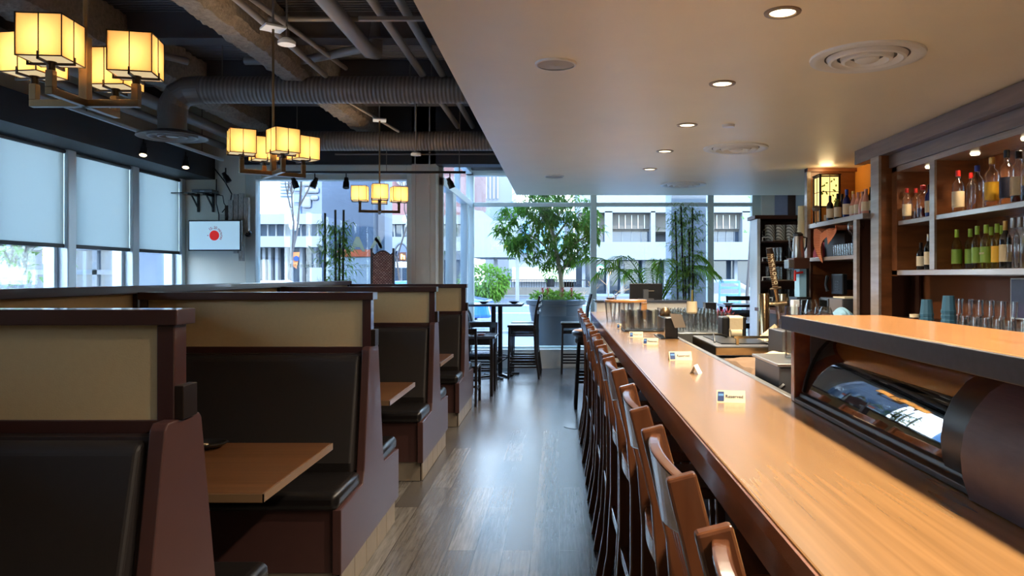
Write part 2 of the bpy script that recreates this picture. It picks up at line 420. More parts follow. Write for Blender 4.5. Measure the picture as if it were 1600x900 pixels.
# ---- left part of the front window wall, Y = 8.95
f = MB()
f.box(-3.70, -3.58, 8.90, 9.05, 0, 2.78).box(-1.80, -1.735, 8.90, 9.05, 0, 2.78).box(-3.58, -1.80, 8.90, 9.05, 2.60, 2.78).box(-3.58, -1.80, 8.90, 9.05, 0, .42)
fw = struct('window_5', f, M['framew'], bevel=.006)
struct('pane', MB().box(-3.58, -1.80, 8.97, 8.98, .42, 2.60), M['glass'], parent=fw)
L5 = MB()
Mm = Matrix.Translation((-3.02, 8.963, 1.585)) @ Matrix.Rotation(PI/2, 4, 'X')
L5.text('RESTAURANT', .062, Mm, xs=-1)
L5.text('JAPANESE', .06, Matrix.Translation((-2.12-.12, 8.963, 1.585)) @ Matrix.Rotation(PI/2, 4, 'X'), xs=-1)
struct('lettering', L5, M['lettr'], parent=fw)
# big slanted shop name seen from behind, only its lower half above the booths
G = MB()
def quad(mb, pts, y, t=.002):
    mb.prism(pts, 'y', y, y+t)
def gp(px, py): p = W(px, py, 8.96); return (p.x, p.z)
for pl in ([(480,383),(486,386),(493,395),(489,396)], [(494,382),(499,381),(506,392),(502,394)],
           [(546,393),(556,370),(561,370),(571,393),(566,393),(562,386),(555,386),(551,393)],
           [(578,388),(588,369),(593,369),(597,388),(592,388),(590,378),(583,388)], [(584,372),(588,370),(598,386),(595,389)]):
    quad(G, [gp(*p) for p in pl], 8.962)
struct('painted_letters', G, M['lettr'], parent=fw)
struct('column', MB().box(-1.735, -1.45, 8.86, 9.1, 0, 3.5).box(-1.70, -1.685, 8.855, 8.86, 0, 3.5).box(-1.53, -1.515, 8.855, 8.86, 0, 3.5), M['column'], bevel=.006)
# ---- glass return wall X = -1.45 from Y 9.1 to 12.2
f = MB()
f.box(-1.50, -1.40, 9.1, 9.16, 0, 3.15).box(-1.50, -1.40, 9.95, 10.25, 0, 2.6).box(-1.50, -1.40, 11.45, 11.6, 0, 2.6)
f.box(-1.51, -1.39, 9.1, 12.1, 2.56, 2.66).box(-1.50, -1.40, 9.1, 12.1, 0, .3).box(-1.50, -1.40, 9.1, 12.1, 3.10, 3.2).box(-1.49, -1.41, 10.7, 10.78, 2.66, 3.12)
fw = struct('window_6', f, M['frame'], bevel=.005)
struct('pane', MB().box(-1.455, -1.445, 9.1, 12.1, .3, 3.1), M['glass'], parent=fw)
# ---- right part of the front window wall, Y = 12.2
f = MB(); YF = 12.2
for x0, x1 in ((-1.50, -1.38), (.50, .60), (2.385, 2.485), (3.10, 3.24)):
    f.box(x0, x1, YF-.06, YF+.08, .30, 3.14)
f.box(-1.38, 3.2, YF-.05, YF+.07, 2.59, 2.65).box(-1.5, 3.24, YF-.06, YF+.08, 3.08, 3.2).box(-1.38, 3.2, YF-.05, YF+.07, .30, .335)
fw = struct('window_7', f, M['framew'], bevel=.006)
for x0, x1 in ((-1.38, .50), (.60, 2.385), (2.485, 3.10)):
    struct('pane', MB().box(x0, x1, YF, YF+.01, .33, 3.08), M['glass'], parent=fw)
struct('wall_front', MB().box(-1.52, 3.24, 11.98, 12.3, 0, .30).box(-1.52, 4.3, 12.1, 12.3, 3.16, 3.6).box(3.24, 3.45, 12.1, 12.3, 0, 3.2), M['column'])
struct('wall_front_panel', MB().box(3.45, 3.66, 12.1, 12.3, 0, 3.2), mat('grey blue stone panel', (150, 150, 172), .6, noise=.15, nscale=20))
struct('trim_6', MB().box(3.66, 3.78, 12.08, 12.3, 0, 3.2), M['brownd'])
struct('wall_front_end', MB().box(3.78, 4.3, 12.1, 12.3, 0, 3.2), mat('pale blue wall', (196, 206, 214), .6))
# ---- right side and back
struct('wall_right', MB().box(3.25, 3.4, -3, 8.30, 0, 3.6), M['backwall'])
struct('wall_right_return', MB().box(3.25, 4.3, 8.30, 8.42, 0, 3.6), M['wall'])
struct('wall_right_far', MB().box(4.15, 4.3, 8.42, 12.2, 0, 3.6), M['wall'])
struct('wall_back', MB().box(-4.65, 3.4, -3.15, -3, 0, 3.6), M['wall'])
# ---- lowered ceiling over the bar and the open deck over the booths
struct('ceiling', MB().box(-.62, 4.3, -3, 10.96, 2.64, 3.55), M['ceil'])
struct('ceiling_deck', MB().box(-4.65, 4.3, -3.1, 9.2, 3.55, 3.7).box(-1.6, 4.3, 9.2, 12.4, 3.55, 3.7), M['deck'])
struct('beam_window', MB().box(-3.75, -.62, 8.86, 9.12, 2.78, 3.56), M['blackbeam'])
struct('beam_front', MB().box(-1.5, 4.3, 12.0, 12.12, 3.16, 3.56), M['blackbeam'])
for k, y in enumerate((.4, 1.9, 3.4, 5.0, 6.0, 7.35, 8.2)):
    struct('ceiling_joist', MB().box(-4.5, -.62, y-.05, y+.05, 3.34, 3.55).box(-4.5, -.62, y-.09, y+.09, 3.33, 3.345), M['dark'])
# sprayed beams running towards the windows
def rough_beam(x, z, w, h, y0, y1):
    mb = MB(); n = int((y1-y0)/.04); rnd = random.Random(int(x*100)); rs = []
    for i in range(n+1):
        y = y0+(y1-y0)*i/n; j = lambda: rnd.uniform(-.010, .010)
        prof = [(-w/2, h), (-w/2, .06), (-w*.28, 0), (w*.28, 0), (w/2, .06), (w/2, h)]
        rs.append([(x+a+j(), y, z+b+j()) for a, b in prof])
    mb.rings(rs); struct('ceiling_beam', mb, M['fluff'], smooth=True)
rough_beam(-2.25, 3.12, .26, .4, .2, 8.9)
rough_beam(-3.55, 3.16, .30, .36, 1.0, 8.9)
rough_beam(-.80, 3.2, .18, .33, .2, 8.8)
# pipes and conduits
def pipe(label, path, r, m='pipe', cat='pipe', n=10, group='pipes and conduits under the dark deck', smooth=True, name='ceiling_pipe'):
    o = MB(path[0]).tube(path, r, n).build(name, M[m], smooth=smooth); return tag(o, label, cat, group)
pipe('fat dark pipe running from the top edge to an elbow before the nearer duct', [(-1.45, 1.5, 3.18), (-1.45, 5.75, 3.18), (-1.45, 5.95, 3.22), (-1.45, 6.0, 3.5)], .055)
pipe('dark branch pipe leaving the elbow of the fat pipe sideways', [(-1.47, 5.7, 3.19), (-2.1, 6.2, 3.24), (-2.6, 6.25, 3.25)], .035)
pipe('left one of the two slim parallel pipes beside the cream ceiling', [(-1.17, 1.5, 3.19), (-1.17, 8.7, 3.19)], .03)
pipe('right one of the two slim parallel pipes beside the cream ceiling', [(-1.0, 1.5, 3.19), (-1.0, 8.7, 3.19)], .03)
pipe('thin conduit closest to the edge of the cream ceiling', [(-.88, 1.5, 3.16), (-.88, 8.7, 3.16)], .012)
pipe('grey brown conduit passing above the middle chandelier plate', [(-1.95, 1.5, 3.14), (-1.95, 6.3, 3.14)], .022)
pipe('thin conduit next to the one above the chandelier plate', [(-2.02, 3.6, 3.2), (-1.78, 6.3, 3.2)], .018)
pipe('pale slanting conduit over the farthest chandelier', [(-2.3, 6.9, 3.28), (-1.68, 7.9, 2.98)], .014)
pipe('long dark pipe behind the hanging duct drop', [(-3.72, 3.0, 3.06), (-3.72, 8.8, 3.06)], .06)
pipe('second long pipe low beside the window beam', [(-3.92, 3.0, 2.98), (-3.92, 8.8, 2.98)], .04)
pipe('slim cross conduit at the top edge over the middle chandelier', [(-2.0, 5.2, 3.24), (-1.2, 5.2, 3.24)], .02)
pipe('thin cross conduit halfway between the two big ducts', [(-3.2, 7.2, 3.2), (-.7, 7.2, 3.2)], .015)
pipe('thin cross conduit behind the farther duct', [(-3.2, 8.6, 2.93), (-.7, 8.6, 2.93)], .014)
pipe('second thin cross conduit behind the farther duct', [(-2.6, 8.75, 2.88), (-.7, 8.75, 2.88)], .010)
pipe('short jointed pipe at the upper left behind the near duct elbow', [(-3.5, 5.6, 3.25), (-3.0, 6.1, 3.2)], .03)
for y, x0 in ((4.9, -1.3), (6.9, -1.3), (3.6, -1.3)):
    tag(MB((x0, y, 3.13)).box(x0, -.84, y-.015, y+.015, 3.125, 3.15).build('pipe_hanger', M['pipe']), 'flat steel hanger bar crossing under the slim parallel pipes', 'hanger', 'hanger bars under the pipes')
# the two big spiral ducts
def duct(y, z, r, xl, drop, label):
    t = thing('air_duct', label, 'air duct', (xl, y, z), 0, 'big spiral ducts')
    o = t.location; mb = MB(o)
    if drop:
        mb.tube([(xl+.24, y, z), (-.66, y, z)], r, 28)
        mb.build('duct_run', M['duct'], t, smooth=True)
        MB(o).tube([(xl+.26, y, z), (xl+.13, y, z-.01), (xl+.05, y, z-.055), (xl+.01, y, z-.13), (xl, y, z-.22)], r*1.04, 28).build('elbow', M['ductv'], t)
        MB(o).tube([(xl, y, z-.2), (xl, y, 2.70)], r, 28).build('duct_drop', M['ductv'], t, smooth=True)
        zz = 2.66
        MB(o).lathe([(r, .06), (.17, .045), (.28, .012), (.285, 0), (.275, .0), (.255, .02), (.20, .03), (.20, .0), (.185, 0), (.17, .025), (.12, .03), (.12, .002), (.105, .002), (.09, .028), (.05, .03), (.05, .004), (.0, .004)], (xl, y, zz), 40, False).build('ceiling_diffuser', M['ductv'], t, smooth=True)
    else:
        mb.tube([(xl, y, z), (-.66, y, z)], r, 28).build('duct_run', M['duct'], t, smooth=True)
    for x in (-2.9, -1.1):
        MB(o).lathe([(r+.004, -.012), (r+.004, .012)], (0, 0, 0), 28, False)
        MB(o).tube([(x, y, z+r), (x, y, 3.5)], .005, 6).build('hanger_rod', M['pipe'], t)
duct(6.5, 3.07, .115, -3.33, True, 'nearer round spiral duct with an elbow and a drop ending in a round diffuser')
duct(8.35, 2.96, .106, -3.5, False, 'farther round spiral duct crossing behind the middle chandelier')
# detectors and plates hanging at the deck
for px, py, D, nm, lb in ((448, 70, 4.8, 'smoke_detector', 'white disc detector beside the middle chandelier ceiling plate'), (641, 160, 6.9, 'smoke_detector', 'pale disc just under the nearer big duct'), (650, 243, 8.1, 'smoke_detector', 'small pale disc below the farther big duct')):
    p = W(px, py, D); t = thing(nm, lb, 'detector', p)
    MB().lathe([(.03, .04), (.055, .02), (.055, 0), (0, 0)], (0, 0, 0), 20).build('housing', M['white'], t, smooth=True)
    MB().tube([(0, 0, .04), (0, 0, 3.5-p.z)], .006, 6).build('rod', M['pipe'], t)
# ---- cream ceiling fittings
def downlight(x, y, label):
    t = thing('downlight', label, 'downlight', (x, y, 2.64), 0, 'recessed downlights over the bar')
    MB().lathe([(.055, -.001), (.06, -.008), (.079, -.006), (.081, 0)], (0, 0, 0), 32, False).build('trim_ring', M['ring'], t, smooth=True)
    MB().lathe([(.0, -.003), (.056, -.003)], (0, 0, 0), 24, False).build('lens', M['lens'], t)
    l = bpy.data.lights.new('lamp', 'SPOT'); l.energy = DOWNLIGHT_W*4.2; l.color = (1, .86, .66); l.spot_size = 2.6; l.spot_blend = .8; l.shadow_soft_size = .05
    q = bpy.data.objects.new('lamp', l); COL.objects.link(q); q.parent = t; q.location = (0, 0, -.02)
for i, (y, lb) in enumerate(((-.4, 'behind the camera'), (.87, 'over the near end of the bar, above the picture'), (2.1, 'over the glass case, just above the picture'), (3.35, 'largest lit downlight, at the top edge of the cream ceiling'), (4.59, 'second lit downlight from the top, left of the large vent'), (5.85, 'lit downlight beside the small white disc'), (7.08, 'fourth lit downlight, left of the middle round vent'), (8.27, 'smallest and farthest lit downlight'))):
    downlight(.99, y, ('round recessed downlight '+lb) if i < 3 else ('round recessed '+lb))
def vent(x, y, label):
    t = thing('round_vent', label, 'vent', (x, y, 2.64), 0, 'round ring vents in the cream ceiling')
    MB().lathe([(.292, 0), (.29, -.012), (.265, -.02), (.23, -.010), (.215, -.002)], (0, 0, 0), 40, False).build('outer_ring', M['white'], t, smooth=True)
    MB().lathe([(.205, -.002), (.195, -.022), (.18, -.026), (.15, -.004)], (0, 0, 0), 40, False).build('ring', M['white'], t, smooth=True)
    MB().lathe([(.135, -.002), (.128, -.024), (.11, -.028), (.085, -.004)], (0, 0, 0), 32, False).build('ring', M['white'], t, smooth=True)
    MB().lathe([(.065, -.002), (.06, -.022), (.045, -.03), (0, -.032)], (0, 0, 0), 24, False).build('hub', M['white'], t, smooth=True)
    MB().lathe([(0, -.0012), (.23, -.0012)], (0, 0, 0), 32, False).build('gap_shadow', M['dsteel'], t)  # dark grey disc puts the shade between the rings into colour
vent(1.64, 4.03, 'large round ring vent nearest the camera, above the liquor cabinet cornice')
vent(1.61, 6.9, 'middle round ring vent in the cream ceiling')
vent(1.58, 9.65, 'farthest round ring vent near the window end of the ceiling')
for x, y, r, lb in ((-.02, 4.16, .115, 'larger round grille speaker set in the cream ceiling'), (-.06, 8.85, .115, 'far round grille speaker at the window end of the ceiling')):
    t = thing('ceiling_speaker', lb, 'speaker', (x, y, 2.64), 0, 'round ceiling speakers')
    MB().lathe([(r, 0), (r-.003, -.01), (r-.012, -.012)], (0, 0, 0), 32, False).build('rim', M['white'], t, smooth=True)
    MB().lathe([(r-.012, -.008), (.008, -.012), (0, -.018)], (0, 0, 0), 32, False).build('grille', mat('grey grille', (190, 188, 182), .6, bump=.3, bscale=400), t, smooth=True)
tag(MB((1.31, 5.85, 2.63)).lathe([(0, -.01), (.045, -.008), (.05, .01)], (1.31, 5.85, 2.63), 24).build('sprinkler_cover', M['white'], smooth=True), 'small plain white disc beside the third downlight', 'disc')

# ---- chandeliers
shade_m = wave_mat('pleated string shade', (236, 190, 104), (198, 148, 66), 60, 'X', .8, 0, .2, .002)
_p = shade_m.node_tree.nodes['Principled BSDF']
_n = shade_m.node_tree
_p.inputs['Roughness'].default_value = .9
_tr = _n.nodes.new('ShaderNodeBsdfTranslucent'); _tr.inputs[0].default_value = srgb(250, 234, 196)
_mx = _n.nodes.new('ShaderNodeMixShader'); _mx.inputs[0].default_value = .62
_n.links.new(_p.outputs[0], _mx.inputs[1]); _n.links.new(_tr.outputs[0], _mx.inputs[2]); _n.links.new(_mx.outputs[0], _n.nodes['Material Output'].inputs[0])
bulb_m = mat('lit bulb', (255, 230, 180), .3, emit=(255, 214, 140), es=5)
liner_m = mat('lit pale liner', (255, 232, 190), .7, emit=(255, 226, 170), es=.35)
def chandelier(x, y, rz, label, cables):
    zb = 2.10
    t = thing('chandelier', label, 'chandelier', (x, y, zb), rz, 'four-shade box chandeliers')
    MB().box(-.016, .016, -.016, .016, 0, .26).build('hub_post', M['bronze'], t, bevel=.002)
    MB().tube([(0, 0, .26), (0, 0, .92)], .008, 10).build('stem', M['bronze'], t, smooth=True)
    MB().box(-.065, .065, -.065, .065, .92, .935).build('ceiling_plate', M['white'], t, bevel=.003)
    MB().tube([(0, 0, .935), (0, 0, 1.40)], .007, 8).build('conduit', M['pipe'], t)
    a = .19
    for k in range(4):
        R = Matrix.Rotation(k*PI/2, 4, 'Z')
        m = MB(); m.m = R; m.box(.0, a+.013, -.013, .013, 0, .026).box(a-.013, a+.013, -.013, .013, .026, .085)
        m.build('arm', M['bronze'], t, bevel=.002)
        sd = MB(); tw = math.radians([12, 0, -8, 5][k]); T = R @ Matrix.Translation((a, 0, .115)) @ Matrix.Rotation(tw, 4, 'Z')
        sd.m = T; h = .148; s = .074
        for X0, X1, Y0, Y1 in ((-s, s, -s, -s+.002), (-s, s, s-.002, s), (-s, -s+.002, -s, s), (s-.002, s, -s, s)): sd.box(X0, X1, Y0, Y1, 0, h)
        so = sd.build('lamp_shade', shade_m, t)
        e = MB(); e.m = T; q = s+.001
        for zz in (0, h-.004):
            e.box(-q, q, -q, -q+.003, zz, zz+.004).box(-q, q, q-.003, q, zz, zz+.004).box(-q, -q+.003, -q, q, zz, zz+.004).box(q-.003, q, -q, q, zz, zz+.004)
        for i, j in ((-1, -1), (1, -1), (1, 1), (-1, 1), (0, -1), (0, 1), (-1, 0), (1, 0)): e.box(i*q-.0015, i*q+.0015, j*q-.0015, j*q+.0015, 0, h)
        e.box(-s-.006, s+.006, -.004, .004, -.012, -.004).box(-.004, .004, -s-.006, s+.006, -.012, -.004)
        for i, j in ((-1, 0), (1, 0), (0, -1), (0, 1)): e.box(i*(s+.004)-.003, i*(s+.004)+.003, j*(s+.004)-.003, j*(s+.004)+.003, -.012, .016)
        e.build('wire_frame', M['bronzed'], so)
        d = MB(); d.m = T; d.box(-s+.003, s-.003, -s+.003, s-.003, .002, .003); d.build('diffuser', liner_m, so)
        b = MB(); b.m = T; b.lathe([(.014, -.03), (.014, -.004), (.018, 0), (.018, -.002)], n=12); b.build('socket', M['bronzed'], so)
        l = bpy.data.lights.new('lamp', 'POINT'); l.energy = CHANDELIER_W; l.color = (1, .83, .57); l.shadow_soft_size = .03
        qq = bpy.data.objects.new('lamp', l); COL.objects.link(qq); qq.parent = t; qq.location = T @ Vector((0, 0, .07))
chandelier(-1.77, 2.82, 0, 'largest chandelier hanging nearest the camera over the first booth', 0)
chandelier(-1.80, 4.75, math.radians(38), 'middle chandelier seen from below in front of the farther duct', 0)
chandelier(-1.80, 7.56, math.radians(14), 'smallest chandelier hanging in front of the front window', 0)

# ---- track lights
def head(t, p, d, lit=False):
    p = Vector(p); d = Vector(d).normalized()
    MB(t.location).bar(p+Vector((0, 0, .10)), p+Vector((0, 0, .02)), .012).build('stem', M['blackp'], t)
    h = MB(t.location).tube([p-d*.05, p-d*.01, p+d*.0, p+d*.07], [.022, .026, .033, .036], 14).build('lamp_head', M['blackp'], t, smooth=True)
    if lit:
        MB(t.location).tube([p+d*.0705, p+d*.073], .030, 14).build('lens', mat('lit spot lens', (255, 230, 190), .4, emit=(255, 220, 170), es=5), h)
        l = bpy.data.lights.new('lamp', 'SPOT'); l.energy = SPOT_W*3; l.color = (1, .82, .6); l.spot_size = 1.2; l.spot_blend = .7
        q = bpy.data.objects.new('lamp', l); COL.objects.link(q); q.parent = t; q.location = p+d*.09-t.location; q.rotation_euler = d.to_track_quat('-Z', 'Y').to_euler()
t = thing('light_track', 'black light track in front of the far window head with four spot heads', 'track light', (-2.4, 8.3, 2.6))
MB(t.location).box(-3.4, -1.03, 8.285, 8.315, 2.595, 2.62).build('rail', M['blackp'], t)
for x in (-3.1, -1.9, -1.1): MB(t.location).tube([(x, 8.3, 2.62), (x, 8.3, 2.86)], .004, 6).build('rod', M['pipe'], t)
for px, d in ((460, (.3, .2, -1)), (492, (-.35, -.2, -1)), (541, (.05, -.3, -1)), (703, (.4, .1, -1))):
    p = W(px, 279, 8.3); head(t, (p.x, 8.3, 2.50), d)
t = thing('light_track', 'grey light track along the window beam with two glowing spot heads', 'track light', (-3.88, 7, 2.83))
MB(t.location).box(-3.895, -3.865, 5.6, 8.7, 2.79, 2.815).build('rail', M['frame'], t)
for y in (6.2, 8.2): MB(t.location).tube([(-3.88, y, 2.815), (-3.88, y, 3.5)], .004, 6).build('rod', M['pipe'], t)
head(t, (-3.88, 7.05, 2.66), (.1, -.35, -1), True); head(t, (-3.88, 7.85, 2.66), (.1, -.35, -1), True); head(t, (-3.80, 8.6, 2.60), (.5, .1, -.9))

# ================================================================== BOOTHS
XE = -.968          # aisle face of the bench ends
def booth(y, label, x0=-2.18):
    t = thing('booth_bench', label, 'booth bench', (XE, y, 0), 0, 'back-to-back booth benches')
    o = t.location
    prof = [(-.60, .14), (-.60, .43), (-.225, .445), (-.20, .50), (-.095, 1.09), (-.08, 1.105), (.08, 1.105), (.095, 1.09), (.20, .50), (.225, .445), (.60, .43), (.60, .14)]
    MB(o).prism([(y+a, b) for a, b in prof], 'x', XE-.04, XE).build('end_panel', M['mahog'], t, bevel=.004)
    MB(o).box(x0, XE-.04, y-.57, y+.57, .14, .42).build('seat_base', M['mahog'], t)
    k = MB(o).box(x0, XE-.02, y-.55, y+.55, 0, .14)
    MB(o).box(x0, XE-.022, y-.548, y+.548, 0, .139).build('kick_board', M['bardark'], t)
    n = 5
    for i in range(n):
        a = y-.552+1.104*i/n
        MB(o).box(XE-.022, XE-.012, a+.003, a+1.104/n-.003, .004, .138).build('kick_tile', M['kick'], t, bevel=.002)
    MB(o).box(x0, XE-.03, y-.56, y-.549, .004, .138).build('kick_tile', M['kick'], t)
    MB(o).prism([(y-.185, .50), (y-.075, 1.07), (y+.075, 1.07), (y+.185, .50)], 'x', x0, XE-.04).build('back_board', M['bardark'], t)
    for s in (-1, 1):
        MB(o).prism([(y+s*a, b) for a, b in ((.165, .47), (.225, .47), (.245, .55), (.118, 1.045), (.095, 1.062), (.06, 1.062))], 'x', x0+.01, XE-.055).build('backrest', M['vinylm'], t, bevel=.012, segs=3)
        # cushion with rounded front
        MB(o).box(x0+.01, XE-.012, *sorted((y+s*.215, y+s*.615)), .425, .508).build('seat_cushion', M['vinyl'], t, bevel=.03, segs=4, smooth=True)
    f = MB(o).box(x0, XE+.005, y-.05, y+.05, 1.345, 1.385)
    f.box(x0, XE-.01, y-.03, y+.03, 1.065, 1.102).box(XE-.055, XE-.01, y-.032, y+.032, 1.065, 1.345).box(x0, x0+.04, y-.03, y+.03, 1.1, 1.345)
    fr = f.build('screen_frame', M['mahogcap'], t, bevel=.003)
    MB(o).box(x0+.04, XE-.055, y-.018, y+.018, 1.10, 1.345).build('screen_panel', M['cream'], fr)
    MB(o).box(XE-.012, XE+.012, y-.03, y+.045, 1.105, 1.19).build('end_bracket', M['bronzed'], t, bevel=.002)
    return t
booth(1.95, 'booth bench nearest the camera at the left edge, with the tallest cream screen')
booth(3.95, 'second booth bench from the camera, with a black seat and long cream screen')
booth(5.96, 'third booth bench from the camera, between the two small brown table corners')
booth(7.90, 'farthest booth bench, next to the dark chairs by the window')
t = thing('partition_screen', 'long low partition with a dark cap running behind all the booths', 'partition', (-2.24, 4, 0))
o = t.location
MB(o).box(-2.29, -2.19, -1.5, 7.97, 1.375, 1.418).build('cap', M['mahogcap'], t, bevel=.004)
MB(o).box(-2.27, -2.21, -1.5, 7.95, 0, 1.08).build('lower_board', M['mahog'], t)
MB(o).box(-2.26, -2.22, -1.5, 7.93, 1.12, 1.375).build('screen_panel', M['cream'], t)
MB(o).box(-2.27, -2.205, -1.5, 7.95, 1.08, 1.12).build('rail', M['mahogcap'], t)
for y in (7.93, 5.96, 3.95, 1.95, -.05): MB(o).box(-2.28, -2.20, y-.02, y+.02, 1.08, 1.38).build('post', M['mahogcap'], t)
for y, lb in ((2.88, 'large brown booth table at the left with a black dish on it'), (4.74, 'brown booth table corner between the second and third benches'), (6.60, 'smallest brown booth table corner in front of the farthest bench')):
    t = thing('booth_table', lb, 'table', (-1.57, y, 0), 0, 'brown booth tables')
    o = t.location
    MB(o).box(-2.18, -.982, y-.378, y+.378, .722, .75).build('tabletop', M['table'], t, bevel=.003)
    MB(o).box(-2.18, -.978, y-.382, y-.378, .72, .748).box(-.982, -.978, y-.382, y+.382, .72, .748).build('edge_band', M['tedge'], t)
    MB(o).lathe([(.035, .02), (.035, .72)], (-1.6, y, 0), 16).build('pedestal', M['black'], t, smooth=True)
    MB(o).box(-1.9, -1.3, y-.035, y+.035, 0, .03).box(-1.635, -1.565, y-.26, y+.26, 0, .03).build('base', M['black'], t, bevel=.006)
p = (-1.47, 3.16, .75)
t = thing('sauce_dish', 'flat black dish with a pale handle on the nearest booth table', 'dish', p)
MB().lathe([(.0, .004), (.05, .004), (.075, .018), (.08, .022), (.07, .026), (.045, .012), (0, .011)], n=24).build('dish', M['blackp'], t, smooth=True)
MB().bar((-.11, -.02, .024), (.02, -.05, .026), .012, .004).build('chopstick_rest', M['cloth'], t)

# ================================================================== SEATING AT THE WINDOW
def chair(name, label, cat, loc, rz, sh=.45, th=.90, w=.40, m='black', style='ladder', group=None, seat_m=None):
    """faces local +X; back on -X"""
    t = thing(name, label, cat, loc, rz, group); mm = M[m]; hw = w/2-.02; tall = sh > .6
    MB().box(-w/2, w/2, -w/2, w/2, sh-.035, sh).build('seat', M[seat_m or m], t, bevel=.012, segs=3)
    MB().box(-w/2+.02, w/2-.03, -hw+.01, hw-.01, sh-.08, sh-.035).build('seat_frame', mm, t)
    for s in (-1, 1):
        MB().sweep([(-w/2-.05, 0), (-w/2+.0, sh*.5), (-w/2+.01, sh), (-w/2-.01, (sh+th)/2), (-w/2-.06, th)], s*hw-.014, s*hw+.014, [.03, .036, .042, .036, .03]).build('leg', mm, t, bevel=.004)
        MB().bar((w/2-.03, s*hw, sh-.035), (w/2-.015, s*hw, 0), .032).build('leg', mm, t, bevel=.004)
        zs = (.17, .26, .62) if tall else (.18,)
        for z in zs: MB().bar((-w/2-.02, s*hw, z), (w/2-.02, s*hw, z), .018, .026).build('stretcher', mm, t)
    for z in ((.22, .34) if tall else (.24,)): MB().bar((w/2-.02, -hw, z), (w/2-.02, hw, z), .02, .026).build('stretcher', mm, t)
    MB().bar((-w/2-.01, -hw, .22), (-w/2-.01, hw, .22), .018, .026).build('stretcher', mm, t)
    n = 3 if style == 'ladder' else 1
    for k in range(n):
        z = th-.035-k*.10; dx = -w/2-.055+.028*k*.5
        pts = [(-hw, dx), (-hw*.5, dx-.018), (0, dx-.024), (hw*.5, dx-.018), (hw, dx)]
        mb = MB(); H = .065 if k == 0 else .04
        mb.rings([[(x, y, z-H/2), (x+.016, y, z-H/2), (x+.016, y, z+H/2), (x, y, z+H/2)] for y, x in pts])
        mb.build('back_rail', mm, t)
    return t
chair('bar_chair', 'tall black bar chair with open back, right of the high window table', 'chair', (-.54, 10.92, 0), PI, .77, 1.18, .40, group='black bar chairs by the window')
chair('bar_chair', 'tall black bar chair directly behind the one at the high table', 'chair', (-.53, 11.52, 0), PI, .77, 1.18, .40, group='black bar chairs by the window')
chair('bar_chair', 'tall black chair beside the far end of the bar, only back and lower legs showing', 'chair', (.22, 11.45, 0), PI, .77, 1.20, .40, group='black bar chairs by the window')
chair('bar_chair', 'tall black chair left of the high table, its seat beside the booth edge', 'chair', (-1.16, 11.25, 0), 0, .80, .99, .36, style='one', group='black bar chairs by the window', seat_m='bluetop')
chair('low_chair', 'low black chair standing beside the farthest booth bench with its back to the camera', 'chair', (-1.12, 8.72, 0), PI/2, .45, .88, .40, group='low black chairs by the farthest booth', style='one', seat_m='vinyl')
chair('low_chair', 'low black chair with a curved back rail behind the small low table', 'chair', (-1.03, 9.98, 0), -PI/2, .46, .84, .40, style='one', group='low black chairs by the farthest booth', seat_m='bluetop')
t = thing('low_table', 'small low dark table with a red dish between the two low chairs', 'table', (-1.09, 9.45, 0))
MB().box(-.29, .31, -.27, .27, .705, .735).build('tabletop', M['bluetop'], t, bevel=.004)
for i, j in ((-1, -1), (1, -1), (1, 1), (-1, 1)): MB().bar((i*.25+.01, j*.22, 0), (i*.25+.01, j*.22, .705), .04).build('leg', M['black'], t, bevel=.003)
for a, b in (((-.24, -.22, .66), (.26, -.22, .66)), ((-.24, .22, .66), (.26, .22, .66)), ((-.24, -.22, .66), (-.24, .22, .66)), ((.26, -.22, .66), (.26, .22, .66))): MB().bar(a, b, .025, .07).build('apron', M['black'], t)
tag(MB((-.97, 9.36, .735)).lathe([(.0, 0), (.035, 0), (.055, .018), (.05, .018), (.03, .006), (0, .006)], (-.97, 9.36, .735), 18).build('dish', mat('brown red dish', (120, 60, 50), .4), smooth=True), 'small brown red dish on the low table', 'dish')
t = thing('high_table', 'tall square table on a black pedestal in front of the window', 'table', (-.93, 11.0, 0))
MB().box(-.40, .40, -.34, .34, 1.035, 1.068).build('tabletop', M['bluetop'], t, bevel=.004)
for x, y in ((-.02, -.1), (.06, .12)):
    MB().box(x-.032, x+.032, y-.032, y+.032, .03, 1.035).build('pedestal', M['black'], t, bevel=.004)
    b = MB()
    for a in (.5, 2.07, 3.64, 5.21): b.bar((x, y, .03), (x+.30*math.cos(a), y+.30*math.sin(a), .018), .045, .03)
    b.build('foot', M['black'], t)
r = MB(); n = 26; r.tube([(.02+.2*math.cos(2*PI*i/n), .2*math.sin(2*PI*i/n), .30) for i in range(n+1)], .011, 8, False)
for a in (.2, 1.77, 3.34, 4.91): r.bar((.02, 0, .18), (.02+.2*math.cos(a), .2*math.sin(a), .30), .014)
r.build('foot_ring', M['black'], t, smooth=True)
for px, lb in ((756, 'left'), (803, 'right')):
    p = W(px, 474, 10.95); t = thing('sauce_bowl', ['small dark bowl alone on the %s half of the high table', ][0] % lb, 'bowl', (p.x, 10.95, 1.068), 0, 'small bowls on the high table')
    MB().lathe([(.03, 0), (.07, .02), (.085, .032), (.078, .032), (.05, .016), (0, .014)], n=18).build('bowl', M['blackp'], t, smooth=True)
    MB().lathe([(.0, .03), (.05, .026), (.055, .018)], n=12).build('contents', M['brownd'], t)
